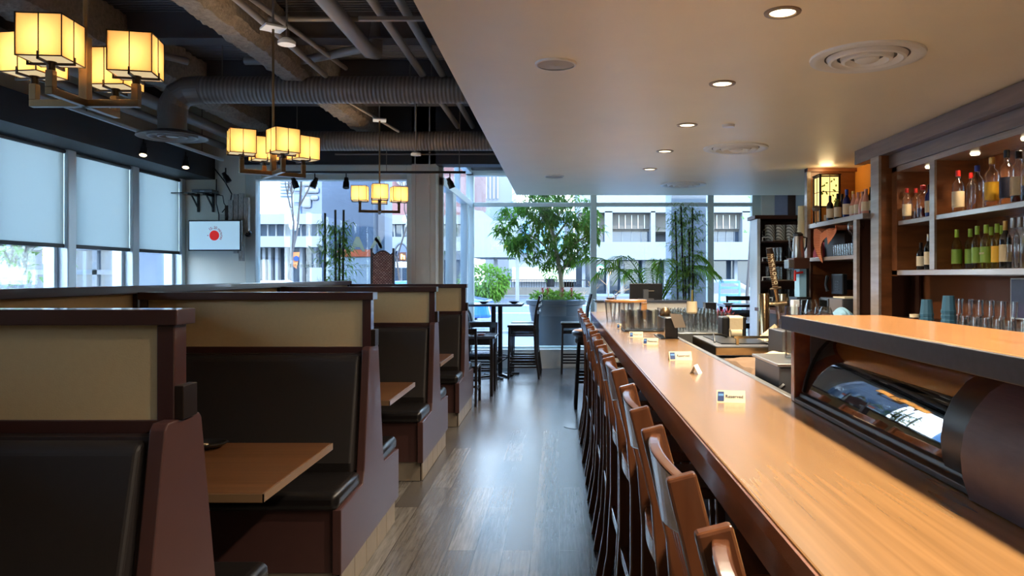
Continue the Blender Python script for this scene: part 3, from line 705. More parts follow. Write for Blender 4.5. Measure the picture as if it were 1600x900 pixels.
# stool with round pale seat at the end of the bar
t = thing('round_stool', 'tall black stool with a round tan seat standing in the aisle at the bar end', 'stool', (.33, 8.46, 0))
MB().lathe([(0, .845), (.17, .85), (.175, .86), (.165, .868), (0, .87)], n=30).build('seat_pad', mat('tan seat pad', (168, 128, 92), .4), t, smooth=True)
MB().lathe([(.0, .80), (.175, .80), (.19, .815), (.19, .845), (.175, .86), (0, .858)], n=30).build('seat', M['black'], t, smooth=True)
MB().lathe([(0, .70), (.13, .70), (.155, .73), (.155, .80)], n=26).build('seat_box', M['black'], t, smooth=True)
for i, j in ((-1, -1), (1, -1), (1, 1), (-1, 1)): MB().bar((i*.11, j*.11, .74), (i*.15, j*.15, 0), .036).build('leg', M['black'], t, bevel=.004)
for i, j, k, l in ((-1, -1, 1, -1), (1, -1, 1, 1), (1, 1, -1, 1), (-1, 1, -1, -1)):
    for z in (.30, .38): MB().bar((i*.135, j*.135, z), (k*.135, l*.135, z), .02, .03).build('stretcher', M['black'], t)
tag(MB((.21, 7.4, 0)).lathe([(0, .004), (.17, .004), (.172, 0)], (.21, 7.4, 0), 40).build('floor_disc', mat('blue grey disc', (74, 84, 96), .2), smooth=True), 'round blue grey disc lying flat on the floor beside the bar stools', 'floor disc')
# woven chair standing behind the last booth
xw = (598-VX)*8.62/FPX
t = thing('woven_chair', 'high backed chair with a red brown woven back in front of the window', 'chair', (xw, 8.62, 0))
wv = mat('woven cane', (140, 84, 70), .7)
tex = wv.node_tree; br = tex.nodes.new('ShaderNodeTexBrick'); br.inputs['Scale'].default_value = 1; br.inputs['Brick Width'].default_value = .032; br.inputs['Row Height'].default_value = .016; br.inputs['Mortar Size'].default_value = .004
br.inputs['Color1'].default_value = srgb(226, 176, 160); br.inputs['Color2'].default_value = srgb(176, 120, 108); br.inputs['Mortar'].default_value = srgb(60, 26, 28)
tcn = tex.nodes.new('ShaderNodeTexCoord'); mpn = tex.nodes.new('ShaderNodeMapping'); mpn.inputs['Rotation'].default_value = (PI/2, 0, 0)
tex.links.new(tcn.outputs['Object'], mpn.inputs[0]); tex.links.new(mpn.outputs[0], br.inputs[0]); tex.links.new(br.outputs[0], tex.nodes['Principled BSDF'].inputs['Base Color'])
top = [(-.12, 1.74), (-.09, 1.715), (-.06, 1.735), (-.03, 1.755), (0, 1.76), (.03, 1.755), (.06, 1.735), (.09, 1.715), (.12, 1.74)]
MB().prism([(-.12, .9), (.12, .9)]+[(a, b-.012) for a, b in reversed(top)], 'y', -.008, .008).build('woven_back', wv, t)
fr = MB()
for s in (-1, 1): fr.box(s*.125-.012, s*.125+.012, -.016, .016, 0, 1.785)
fr.tube([(a, 0, b-.006) for a, b in top], .010, 8).box(-.12, .12, -.012, .012, .86, .9)
fr.build('back_frame', M['mahogcap'], t)
MB().box(-.14, .14, .0, .25, .42, .46).build('seat', M['mahogcap'], t, bevel=.01)
for s in (-1, 1): MB().bar((s*.12, .23, 0), (s*.12, .23, .42), .03).build('leg', M['mahogcap'], t)

# ================================================================== TELEVISION CORNER
t = thing('television', 'flat television on the white corner wall showing a red disc on pale blue', 'television', W(336, 368, 8.72), math.radians(-4))
MB().box(-.315, .315, -.012, .03, -.178, .178).build('bezel', M['blackp'], t, bevel=.004)
scr = mat('lit screen', (190, 220, 235), .3, emit=(176, 214, 236), es=.3)
MB().box(-.30, .30, -.014, -.012, -.163, .163).build('screen', scr, t)
MB().lathe([(0, 0), (.056, 0), (.056, .001), (0, .001)], n=36).v
d = MB(); d.m = Matrix.Translation((0, -.0155, 0)) @ Matrix.Rotation(PI/2, 4, 'X'); d.lathe([(0, 0), (.058, 0), (.058, .001), (0, .001)], n=36)
d.build('red_disc', mat('red on screen', (210, 40, 36), .4, emit=(215, 36, 30), es=.3), t)
tx = MB(); R0 = .088
for k, ch in enumerate('15-20 minutes'):
    a = math.radians(128-k*13.2); tx.text(ch, .046, Matrix.Translation((R0*math.cos(a), -.0158, R0*math.sin(a))) @ Matrix.Rotation(PI/2, 4, 'X') @ Matrix.Rotation(a-PI/2, 4, 'Z'))
tx.box(-.085, -.07, -.0162, -.0155, -.004, .004).build('curved_lettering', mat('dark red on screen', (150, 40, 50), .4, emit=(160, 40, 48), es=.1), t)
MB().box(-.05, .05, .03, .16, -.05, .05).build('wall_mount', M['blackp'], t)
t = thing('wall_shelf', 'dark glass shelf on two black brackets above the television', 'shelf', W(307, 303, 8.8))
MB().box(-.25, .23, -.12, .15, -.006, .006).build('shelf_board', M['gblack'], t)
for x in (-.045, .13): MB().box(x-.012, x+.012, .13, .149, -.20, -.006).bar((x, .13, -.15), (x, -.03, -.01), .014).box(x-.012, x+.012, -.1, .149, -.02, -.006).build('bracket', M['blackp'], t)
t = thing('cable_box', 'slim dark media box on the wall shelf', 'media box', W(320, 300.5, 8.76)+Vector((0, 0, .0)))
MB().box(-.12, .12, -.08, .09, -.012, .026).build('case', M['dsteel'], t, bevel=.003)
MB().box(-.02, .03, -.082, -.08, .0, .008).build('display', mat('pale display', (180, 190, 200), .3), t)
tag(MB(W(347, 345, 8.88)).box(*[v for a, r in zip(W(347, 345, 8.87), (.045, .02, .07)) for v in (a-r, a+r)]).build('junction_box', M['wall'], bevel=.006), 'small off white box on the wall over the television', 'junction box')
tag(MB(W(336, 265, 8.85)).tube([W(334, 262, 8.85), W(352, 285, 8.87), W(362, 303, 8.87), W(360, 315, 8.87)], .007, 6).build('cable', M['blackp'], smooth=True), 'black cable looping from the beam down to the carved board', 'cable')
tag(MB(W(336, 265, 8.85)).tube([W(338, 280, 8.88), W(338, 318, 8.87), W(342, 335, 8.85), W(342, 346, 8.80)], .006, 6).build('cable', M['blackp'], smooth=True), 'black cable hanging straight down behind the television', 'cable')
tag(MB(W(336, 265, 8.85)).tube([W(338, 304, 8.84), W(348, 306, 8.82), W(350, 318, 8.86), W(354, 323, 8.88), W(347, 332, 8.87)], .006, 6).build('cable', M['blackp'], smooth=True), 'tangled black cable from the shelf to the small wall box', 'cable')
# carved weathered board
wb = mat('weathered carved wood', (176, 170, 162), .9, noise=.7, nscale=22, bump=1, bscale=30, stretch=(3, 3, 1))
t = thing('carved_board', 'weathered grey carved wooden board beside the window frame', 'carving', W(374, 345, 8.82))
for k, (x0, x1, z0, z1) in enumerate(((-.12, -.06, -.12, .24), (-.06, .0, -.38, .31), (.0, .06, -.47, .32), (.06, .12, -.16, .27))):
    mb = MB(); n = 9; rs = []
    for i in range(n+1):
        z = z0+(z1-z0)*i/n; j = random.uniform(-.003, .003); tp = .3 if i in (0, n) else 0
        rs.append([(x0+.001+j+tp*.02, .02, z), (x1-.001+j-tp*.02, .02, z), (x1-.004+j, -.03+j, z), (x0+.004+j, -.03-j, z)])
    mb.rings(rs); mb.build('plank', wb, t)
MB().box(-.17, -.12, 0, .03, -.3, .18).build('side_strip', M['bronzed'], t)
t = thing('security_camera', 'small black camera ball on the window frame beside the carved board', 'camera', W(388, 365, 8.83))
MB().blob((0, 0, 0), .042, 14).build('ball', M['blackp'], t, smooth=True)
MB().lathe([(.0, 0), (.022, .0), (.022, .01)], n=12).build('mount', M['dsteel'], t)

# ================================================================== THE BAR
t = thing('bar_counter', 'long golden wood bar counter with a red brown front running to the window end', 'bar counter', (.56, 4, 0))
o = t.location
MB(o).box(.35, .755, -1.2, 8.42, 1.035, 1.07).build('countertop', M['bar'], t, bevel=.004)
MB(o).box(.345, .35, -1.2, 8.42, 1.036, 1.066).box(.345, .76, 8.42, 8.425, 1.036, 1.066).build('edge_strip', M['barf'], t)
MB(o).box(.362, .385, -1.2, 8.40, .955, 1.035).build('apron', M['barf'], t, bevel=.003)
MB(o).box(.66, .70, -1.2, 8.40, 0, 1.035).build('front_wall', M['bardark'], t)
MB(o).box(.755, .78, 2.44, 8.42, 1.058, 1.072).build('metal_edge', M['steel'], t, bevel=.002)
MB(o).tube([(.56, -1.2, .18), (.56, 8.3, .18)], .022, 10).build('foot_rail', M['brass'], t, smooth=True)
t = thing('underbar_station', 'steel work counter behind the bar with a brown cloth covered middle', 'work counter', (1.1, 5.5, 0))
o = t.location
MB(o).box(.79, 1.38, 2.46, 8.4, .86, .90).build('worktop', M['steel'], t, bevel=.004)
MB(o).box(.80, 1.36, 2.46, 8.4, 0, .86).build('cabinet_body', M['dsteel'], t)
# ---- bar stools
def bar_stool():
    t = thing('bar_stool', 'cherry', 'bar stool', (.44, .75, 0), 0, 'cherry wood slat-back stools along the bar')
    path = [(-.245, 0), (-.205, .22), (-.185, .5), (-.18, .76), (-.195, .93), (-.225, 1.06), (-.25, 1.158)]
    th = [.034, .04, .046, .056, .052, .050, .048]
    for s in (-1, 1):
        MB().sweep(path, s*.187-.012, s*.187+.012, th).build('back_post', M['stool'], t, bevel=.005)
        MB().bar((.17, s*.17, .72), (.205, s*.185, 0), .034).build('leg', M['stool'], t, bevel=.005)
        MB().bar((-.185, s*.185, .30), (.19, s*.18, .30), .02, .03).build('stretcher', M['stool'], t, bevel=.003)
    # crest rail: bowed board between posts, deeper in the middle
    rs = []
    for i in range(13):
        u = -1+2*i/12; y = u*.176; dx = -.020*(1-u*u); lo = 1.052-.030*(1-abs(u))**1.0; hi = 1.148+.006*(1-u*u)
        xl = -.222+dx; xh = -.243+dx
        rs.append([(xl-.011, y, lo), (xl+.011, y, lo), (xh+.011, y, hi), (xh-.011, y, hi)])
    MB().rings(rs).build('crest_rail', M['stool'], t, bevel=.004)
    for k in range(5):
        y = (-2+k)*.060
        MB().sweep([(-.176, .80), (-.190, .88), (-.215, .97), (-.236, 1.06)], y-.014, y+.014, [.012, .011, .011, .011]).build('slat', M['stool'], t)
    rs = []
    for i in range(9):
        u = -1+2*i/8; y = u*.176; dx = -.012*(1-u*u)
        rs.append([(-.198+dx, y, .765), (-.162+dx, y, .765), (-.162+dx, y, .815), (-.198+dx, y, .815)])
    MB().rings(rs).build('lower_rail', M['stool'], t, bevel=.003)
    MB().grid(lambda u, v: (-.20+.41*u, -.20+.40*v, .755-.012*math.sin(PI*u)*(math.sin(PI*v))), 10, 10)
    MB().box(-.165, .22, -.174, .174, .715, .755).build('seat', M['stool'], t, bevel=.014, segs=3)
    for a, b in (((.19, -.18, .20), (.19, .18, .20)), ((-.195, -.185, .42), (-.195, .185, .42))): MB().bar(a, b, .022, .034).build('stretcher', M['stool'], t, bevel=.003)
    return t
proto = bar_stool()
ys = (.745, 1.37, 1.97, 2.71, 3.22, 3.86, 4.48, 5.12, 5.76, 6.40, 7.02)
stool_names = ['cherry wood bar stool cut off by the bottom edge, only one post and crest showing', 'cherry bar stool with the largest fully seen crest rail, second from the camera', 'cherry bar stool third from the camera, opposite the nearest reserved card',
 'cherry bar stool fourth from the camera, beside the blank silver card', 'cherry bar stool fifth from the camera along the bar', 'cherry bar stool sixth from the camera along the bar', 'cherry bar stool level with the black napkin box', 'cherry bar stool just beyond the napkin box',
 'third cherry bar stool counted from the window end', 'second cherry bar stool counted from the window end', 'farthest cherry bar stool, next to the round tan stool']
for i, y in enumerate(ys):
    if i == 0: proto['label'] = stool_names[0]
    else: copy_tree(proto, (.44, y, 0), math.radians(random.uniform(-2, 2)), stool_names[i])

# ---- cards on the counter
def tent(x, y, w, h, rz, label, text=True, z=1.07):
    t = thing('table_card', label, 'card', (x, y, z), rz, 'folded cards standing on the bar')
    d = h*.55
    MB().add([(-w/2, -d, 0), (w/2, -d, 0), (w/2, 0, h), (-w/2, 0, h), (-w/2, d, 0), (w/2, d, 0)], [(0, 1, 2, 3), (3, 2, 5, 4)])
    c = MB()
    for s in (-1, 1): c.prism([(s*d, 0), (s*d*.93, 0), (0, h-.002), (0, h)], 'x', -w/2, w/2)
    c.build('card', M['paper'] if text else M['white'], t)
    if text:
        ang = math.atan2(h, d); Mt = Matrix.Translation((0, -d/2-.0008, h/2)) @ Matrix.Rotation(ang, 4, 'X')
        L = math.hypot(h, d)
        p = MB(); p.m = Mt; p.box(-w*.46, -w*.24, -L*.38, L*.38, 0, .0008); pb = p.build('printed_square', M['ink'], t)
        p = MB(); p.m = Mt; p.box(-w*.44, -w*.26, L*.02, L*.2, .0008, .0014); p.build('printed_band', M['inkl'], pb)
        MB().text('Reserved', L*.36, Mt @ Matrix.Translation((w*.12, 0, .0004))).build('lettering', M['inkd'], t)
tent(.545, 2.40, .088, .036, math.radians(-12), 'nearest folded reserved card with a blue square')
tent(.56, 3.10, .05, .036, math.radians(62), 'blank silvery folded card lying turned between two reserved cards', False)
tent(.575, 3.60, .108, .040, math.radians(2), 'widest reserved card, standing square to the camera past the silvery card')
tent(.535, 4.42, .088, .036, math.radians(-16), 'reserved card in front of the black napkin box')
tent(.50, 4.92, .088, .036, math.radians(-4), 'reserved card in front of the tray of tumblers')
tent(.475, 5.75, .075, .036, math.radians(-4), 'farthest and smallest reserved card, beside the pitchers')
# ---- napkin box
t = thing('napkin_box', 'black napkin box with a clear side, a brown ball and a card on top', 'napkin box', (.70, 4.95, 1.07))
MB().box(-.06, .055, -.18, .18, 0, .006).build('base', M['blackp'], t)
MB().box(-.03, .052, -.17, .17, .006, .135).build('box', M['blackp'], t, bevel=.006)
MB().box(-.036, -.031, -.17, .17, .008, .13).build('clear_side', M['chrome'], t)
MB().blob((.0, .06, .155), .038, 18).build('ball', M['bronze'], t, smooth=True)
MB().prism([(-.005, .162), (.070, .158), (.098, .075), (.028, .072)], 'y', -.19, -.186).build('hanging_card', M['kick'], t)
# ---- glassware
def tumbler(h, r, r2, t_=.003):
    return [(r2, .0), (r, h), (r-t_, h), (r2-t_, .008), (0, .008)]
def glass_mesh(h, r, r2, n=14):
    mb = MB(); mb.lathe([(0, 0)]+tumbler(h, r, r2), n=n, cap=False); return mb
gproto = {}
def put_glass(kind, x, y, z, label, group, cat='glass', name='tumbler', up=False):
    if kind not in gproto:
        h, r, r2 = kind; mb = glass_mesh(h, r, r2)
        if up: mb.v = [(a, b, h-c) for a, b, c in mb.v]
        o = mb.build(name, M['gclear'], smooth=True); gproto[kind] = o
    else:
        o = gproto[kind].copy(); COL.objects.link(o)
    o.location = (x, y, z); return tag(o, label, cat, group)
t = thing('serving_tray', 'black tray carrying clear tumblers beside the napkin box', 'tray', (.595, 5.55, 1.07))
MB().box(-.13, .13, -.17, .17, 0, .012).build('tray', M['blackp'], t, bevel=.004)
for i in range(4):
    for j in range(4):
        put_glass((.135, .036, .030), .595-.10+.066*i, 5.55-.12+.08*j, 1.083, 'clear tumbler standing on the black bar tray', 'tumblers on the black tray')
# big jugs under a round board
for i, (x, y) in enumerate(((.45, 6.62), (.56, 6.55), (.67, 6.62), (.50, 6.76), (.62, 6.78))):
    put_glass((.165, .052, .036), x, y, 1.071, 'large clear glass jug under the round wooden board', 'jugs under the wooden board', 'jug', 'glass_jug')
t = thing('serving_board', 'thin wooden board resting on the glass jugs at the far bar end', 'board', (.585, 6.68, 1.238))
MB().lathe([(.185, 0), (.19, .004), (.19, .018), (.185, .022)], n=36).build('board', M['ledge'], t, smooth=True)
MB().tube([(-.09, -.05, .02), (-.09, -.05, .06)], .004, 8).tube([(-.09+.022*math.cos(a*PI/8), -.05, .083+.022*math.sin(a*PI/8)) for a in range(17)], .003, 6).build('ring_holder', M['blackp'], t)
tag(MB((.5, 6.72, 1.26)).lathe([(0, 0), (.03, 0), (.045, .014), (.04, .014), (.0, .006)], (.46, 6.78, 1.26), 16).build('dish', M['brownd'], smooth=True), 'small brown dish on the wooden board', 'dish')
# glasses further back on the work counter
MB()
tb = thing('glass_rack', 'grey steel rack raised behind the napkin box holding rows of glasses', 'rack', (1.0, 5.9, .90))
MB().box(-.18, .30, -.6, .6, 0, .17).build('rack_body', M['steel'], tb, bevel=.005)
MB().box(-.185, -.18, -.6, .6, .0, .165).build('side_panel', M['dsteel'], tb)
for i in range(5):
    for j in range(8):
        put_glass((.13, .036, .028), .86+.085*i, 5.38+.14*j, 1.072, 'clear tumbler in the rows of glasses behind the napkin box', 'tumblers on the steel rack')
t = thing('planted_cup', 'beige scalloped cup holding one thick green stem on the glass rack', 'cup', (1.265, 5.42, 1.072))
t.location = W(1081, 490, 5.3)
MB().lathe([(.030, 0), (.040, .012), (.036, .085), (.031, .085), (.03, .03), (0, .03)], n=10, sx=1, sy=1).build('cup', M['cloth'], t, smooth=True)
MB().tube([(0, 0, .03), (.002, 0, .165)], .007, 8).build('stem', mat('olive stem', (110, 100, 50), .5), t)
# steel appliance on covered block
t = thing('covered_sink', 'low block behind the counter draped with a crumpled brown cloth', 'covered sink', (1.15, 4.1, .90))
MB().box(-.32, .20, -.75, .75, 0, .125).build('block', M['dsteel'], t)
def drape(x0, x1, y0, y1, z, amp, m, parent, nu=26, nv=30, hang=.1, name='cloth', seed=1):
    r = random.Random(seed); ph = [r.uniform(0, 6) for _ in range(6)]
    def fn(u, v):
        x = x0+(x1-x0)*u; y = y0+(y1-y0)*v
        zz = z+amp*(math.sin(9*u+ph[0]+3*v)+.6*math.sin(17*v+ph[1]-4*u)+.4*math.sin(23*u+ph[2]+11*v))
        e = min(u, 1-u, v, 1-v)
        if e < .12: zz -= hang*((.12-e)/.12)**1.4
        return (x, y, zz)
    o = MB().grid(fn, nu, nv).build(name, m, parent, smooth=True); s = o.modifiers.new('thick', 'SOLIDIFY'); s.thickness = .003; return o
drape(-.33, .21, -.76, .0, .14, .006, M['clothd'], t, hang=.10)
t = thing('steel_appliance', 'low steel appliance with a raised rail on the covered sink', 'appliance', (1.02, 4.45, 1.035))
MB().box(-.17, .18, -.36, .36, 0, .055).build('case', M['dsteel'], t, bevel=.004)
MB().box(-.172, -.170, -.36, .36, .004, .05).box(-.17, .18, -.362, -.36, .006, .045).build('front_plate', M['brass'], t)
MB().bar((-.06, -.30, .098), (.22, -.30, .098), .008, .014).box(-.05, -.035, -.31, -.29, .055, .09).box(.16, .175, -.31, -.29, .055, .09).build('rail', M['brass'], t)
MB().box(-.12, .14, -.25, .28, .055, .06).build('tray_well', M['blackp'], t)
tag(MB((1.13, 4.3, 1.1)).tube([(.885, 4.3, 1.09), (.90, 4.4, 1.13), (.96, 4.5, 1.12), (1.02, 4.6, 1.1)], .006, 8).build('cable', M['blackp'], smooth=True), 'black cable looping over the steel appliance', 'cable')
t = thing('paper_roll', 'beige receipt paper roll fed up over a black printer', 'receipt printer', (1.10, 4.72, 1.09))
MB().box(-.09, .06, -.04, .10, 0, .125).build('printer', M['blackp'], t, bevel=.008)
MB().prism([(-.065, .0), (-.062, .045), (-.078, .05), (-.08, .12), (-.06, .13), (.02, .132), (.02, .128), (-.055, .125), (-.07, .115), (-.068, .056), (-.052, .05), (-.055, .0)], 'x', -.052, .028).build('paper', M['cloth'], t)
MB().tube([(-.045, -.065, .028), (.022, -.065, .028)], .026, 18).build('roll', M['cloth'], t, smooth=True)
t = thing('napkin', 'crumpled beige cloth napkin heaped on the steel rail', 'cloth', (1.20, 4.22, 1.11))
r0 = random.Random(5)
def nap(u, v):
    a = 2*PI*u; r = .085*(1-v)*(1+.25*math.sin(3*a+1)+.12*math.sin(7*a)); z = .075*v**.8*(1+.15*math.sin(4*a+5*v))+.008*math.sin(9*a+8*v)
    return (r*math.cos(a), r*math.sin(a)*.8, max(0, z))
MB().grid(nap, 40, 12).build('cloth', M['cloth'], t, smooth=True)
t = thing('hanging_cloth', 'beige cloth hanging down beside the grey metal box', 'cloth', (1.06, 3.62, .90))
drape(-.10, .14, -.10, .12, .19, .006, M['cloth'], t, 16, 16, .07, seed=4)
MB().box(-.08, .12, -.08, .10, 0, .18).build('support', M['dsteel'], t)
t = thing('metal_box', 'grey metal box with a small plate and black hose next to the glass case', 'metal box', (.98, 2.98, .90))
MB().box(-.17, .20, -.20, .15, 0, .235).build('case', M['dsteel'], t, bevel=.006)
MB().box(-.18, .21, -.21, .16, .235, .247).build('lid', M['steel'], t, bevel=.003)
MB().box(-.10, -.075, -.203, -.20, .15, .18).build('plate', M['kick'], t)
MB().tube([(-.16, -.22, .17), (-.19, -.23, .15), (-.20, -.23, .09), (-.195, -.22, .02)], .010, 8).build('hose', M['blackp'], t, smooth=True)
# beer tower and sword shaped tap handle
t = thing('beer_tower', 'round polished steel beer column behind the bar', 'beer tower', (1.135, 4.25, .90))
t.location = (W(1194, 500, 4.6).x, 4.6, .90)
MB().lathe([(.05, 0), (.05, .012), (.032, .02), (.032, .455), (.028, .462), (0, .463)], n=28).build('column', M['brass'], t, smooth=True)
MB().tube([(0, 0, .40), (.095, -.02, .40)], .010, 10).tube([(.06, -.02, .40), (.13, -.03, .405)], .014, 10).build('tap_arm', M['brass'], t, smooth=True)
p = W(1216, 478, 4.58)-t.location; top = W(1203, 392, 4.56)-t.location
up = (top-p).normalized()
h = MB().tube([p, p+up*.11], [.010, .014], 10).build('tap_body', M['brass'], t, smooth=True)
MB().tube([p+up*.105, p+up*.112], [.034, .034], 20).build('guard', M['bronze'], t, smooth=True)
grip = MB(); grip.tube([p+up*.112, p+up*.2, p+up*.325], [.017, .019, .021], 14).build('tap_grip', wave_mat('cord wrapped grip', (120, 92, 56), (78, 54, 34), 26, 'Z', .8), t, smooth=True)
MB().tube([p+up*.325, p+up*.355], [.022, .020], 14).build('pommel', M['bronzed'], t, smooth=True)
MB()
sa = MB()
right = Vector((1, 0, 0)); 
for k, ch in enumerate('SAPPORO'):
    c = p+up*(.305-k*.027)+Vector((0, -.0215, 0))
    sa.text(ch, .030, Matrix.Translation(c) @ Matrix.Rotation(PI/2, 4, 'X') @ Matrix.Rotation(-.14, 4, 'Z'), ext=.001)
sa.build('lettering', M['paper'], t)
MB().tube([p, p-up*.05+Vector((0, 0, -.03))], .009, 10).build('spout', M['chrome'], t, smooth=True)
for i, (px, py, D, h_, r_, r2) in enumerate(((1224, 514, 3.9, .115, .040, .033), (1240, 514, 3.75, .12, .040, .034))):
    q = W(px, py, D); put_glass((h_, r_, r2), q.x, q.y, q.z, ['clear glass pitcher under the tap handle', 'clear glass pitcher against the far corner of the case ledge'][i], 'glass pitchers by the tap', 'pitcher', 'glass_pitcher')
t = thing('pitcher_stand', 'steel stand holding the glass pitchers by the tap', 'stand', (W(1233, 516, 3.82).x, 3.82, .90))
MB().box(-.07, .12, -.12, .13, 0, W(1227, 514, 3.82).z-.904).build('stand', M['dsteel'], t, bevel=.004)
q = W(1232, 560, 3.2)
put_glass((.20, .030, .030), .92, 2.98, 1.148, 'tall narrow glass vase beside the case end panel', None, 'vase', 'glass_vase')

# ---- small things and the register at the window end
t = thing('register_stand', 'grey raised stand at the far end of the bar carrying the register screen', 'stand', (.95, 8.95, 0))
MB().box(-.52, .55, -.28, .28, 0, 1.165).build('body', M['column'], t)
MB().box(-.54, .57, -.30, .30, 1.165, 1.19).build('top', M['bluetop'], t, bevel=.004)
t = thing('register_screen', 'black register screen seen from behind at the far end of the bar', 'register', (1.02, 8.95, 1.19))
MB().box(-.19, .20, -.02, .02, .0, .19).build('screen_back', M['blackp'], t, bevel=.006)
MB().box(-.03, .03, -.06, -.02, .0, .12).box(-.09, .09, -.1, .05, 0, .012).build('stand_arm', M['dsteel'], t)
MB().box(-.03, .10, -.023, -.02, .098, .106).build('vent_slot', M['kick'], t)
for px, w_, h_, m_, lb, nm in ((1109, .10, .085, 'blackp', 'small black box on the far work counter', 'black_box'), (1005, .06, .05, 'ledge', 'small wooden box below the register screen', 'wooden_box')):
    q = W(px, 488, 6.9 if px > 1050 else 7.4)
    z0 = .90
    t = thing(nm, lb, 'box', (q.x, q.y, z0)); hh = EYE-(474-VY)*q.y/FPX-z0
    MB().box(-w_/2, w_/2, -.06, .06, 0, hh).build('box', M[m_], t, bevel=.004)
    MB().box(-w_/2-.003, w_/2+.003, -.063, .063, hh, hh+.008).build('lid', M[m_], t)

# ================================================================== REFRIGERATED CASE UNDER A WOODEN LEDGE
t = thing('case_ledge', 'orange wood ledge with a worn black edge over the glass display case', 'ledge', (.88, 1.6, 1.3))
o = t.location
MB(o).box(.728, 1.045, .55, 2.44, 1.300, 1.343).build('ledge_board', M['ledge'], t, bevel=.003)
MB(o).box(.718, .728, .55, 2.44, 1.298, 1.342).box(.718, 1.045, 2.44, 2.446, 1.298, 1.342).build('edge_band', M['ledgeedge'], t, bevel=.002)
MB(o).box(.745, 1.04, 2.395, 2.43, 1.07, 1.30).build('end_panel', M['barf'], t, bevel=.003)
MB(o).box(1.01, 1.035, .55, 2.395, 1.07, 1.30).build('back_panel', M['dsteel'], t)
MB(o).box(.76, 1.04, .55, 2.43, .0, 1.03).build('cabinet_body', M['bardark'], t)
t = thing('display_case', 'black countertop sushi display case with curved glass under the wood ledge', 'display case', (.88, 1.6, 1.07))
o = t.location
MB(o).prism([(.742, 1.071), (.742, 1.084), (.756, 1.09), (.760, 1.10), (.775, 1.104), (.80, 1.106), (.80, 1.071)], 'y', .6, 2.385).build('base_rail', M['blackp'], t, bevel=.002)
MB(o).box(.80, 1.0, 1.28, 2.385, 1.071, 1.10).build('case_floor', M['dsteel'], t)
gp_ = [(.768, 1.104), (.775, 1.135), (.786, 1.17), (.800, 1.205), (.818, 1.237), (.842, 1.262), (.875, 1.279), (.92, 1.288), (.98, 1.29)]
cg = pane_mat('case glass', (.78, .80, .80, 1), .30)
g = MB(o).prism(gp_+[(x+.004, z-.004) for x, z in reversed(gp_)], 'y', 1.50, 2.37).build('curved_glass', cg, t, smooth=True)
fr = MB(o)
for y in (2.37, 1.49):
    fr.prism([(x-.004, z+.003) for x, z in gp_]+[(x+.010, z-.010) for x, z in reversed(gp_)], 'y', y, y+.014)
fr.build('glass_frame', M['blackp'], t, smooth=True)
MB(o).box(.79, .985, 2.372, 2.38, 1.1, 1.28).build('inner_end', M['dsteel'], t)
MB(o).tube([(.90, 1.35, 1.235), (.90, 2.36, 1.235)], .011, 14).build('chrome_tube', M['chrome'], t, smooth=True)
MB(o).box(.985, 1.0, 1.3, 2.37, 1.1, 1.288).build('sliding_door', M['dsteel'], t)
for k in range(4):
    MB(o).box(.82, .97, 1.50+k*.215, 1.50+k*.215+.19, 1.102, 1.118).build('food_tray', M['dsteel'], t, bevel=.005)
hp = [(.730, 1.072), (.718, 1.11), (.714, 1.15), (.720, 1.19), (.738, 1.23), (.765, 1.262), (.80, 1.284), (.85, 1.294), (1.0, 1.294), (1.0, 1.072)]
hp2 = [(x+(.036 if x < .9 else 0), z) for x, z in hp]
MB(o).prism(hp2, 'y', 1.345, 1.49).build('housing', M['blackp'], t, bevel=.004, smooth=True)
MB(o).prism(hp, 'y', .6, 1.345).build('housing_cover', mat('brown black laminate', (82, 68, 72), .5, noise=.35, nscale=22, stretch=(14, 1, 1)), t, smooth=True)

# ================================================================== BACK BAR
t = thing('back_counter', 'dark back counter below the liquor cabinet', 'counter', (2.8, 5, 0))
MB(t.location).box(2.30, 3.24, 2.2, 8.9, 1.06, 1.10).build('worktop', M['brownd'], t, bevel=.004)
MB(t.location).box(2.36, 3.24, 2.25, 8.85, 0, 1.06).build('cabinet_body', M['bardark'], t)
# liquor cabinet
t = thing('liquor_cabinet', 'big wall hung brown liquor cabinet with pale shelf edges under a cornice', 'cabinet', (3.05, 5, 1.47))
o = t.location
XC = 2.87
MB(o).box(3.20, 3.22, 2.2, 6.52, 1.47, 2.52).build('back_panel', M['brown'], t)
MB(o).box(XC, 3.22, 6.42, 6.52, 1.47, 2.40).build('side_panel', M['brown'], t)
MB(o).box(XC, 3.22, 2.2, 6.52, 1.475, 1.518).build('bottom_shelf', M['edge'], t, bevel=.003)
MB(o).box(XC+.01, 3.2, 2.2, 6.42, 1.898, 1.936).build('shelf', M['edge'], t, bevel=.003)
MB(o).box(XC, XC+.02, 5.78, 5.86, 1.518, 2.36).build('divider_edge', M['edge'], MB(o).box(XC+.02, 3.2, 5.785, 5.855, 1.518, 2.36).build('divider', M['brown'], t), bevel=.003)
MB(o).box(XC, 3.2, 2.2, 6.52, 2.355, 2.40).build('top_rail', M['edge'], t, bevel=.003)
MB(o).box(XC-.02, XC+.02, 2.2, 6.54, 2.40, 2.51).build('fascia', M['cornice'], t, bevel=.003)
MB(o).box(2.77, 2.87, 2.2, 7.09, 2.51, 2.638).box(2.87, 3.24, 2.2, 7.09, 2.52, 2.638).build('cornice', M['cornice'], t, bevel=.004)
MB(o).box(2.76, 2.785, 6.53, 6.70, 1.10, 2.51).build('post_face', M['edge'], t, bevel=.003)
MB(o).box(2.785, 2.875, 6.53, 6.70, 1.10, 2.51).build('post', M['brown'], t)
MB(o).box(3.18, 3.22, 4.95, 5.0, 1.10, 1.475).build('wall_batten', M['brownd'], t)
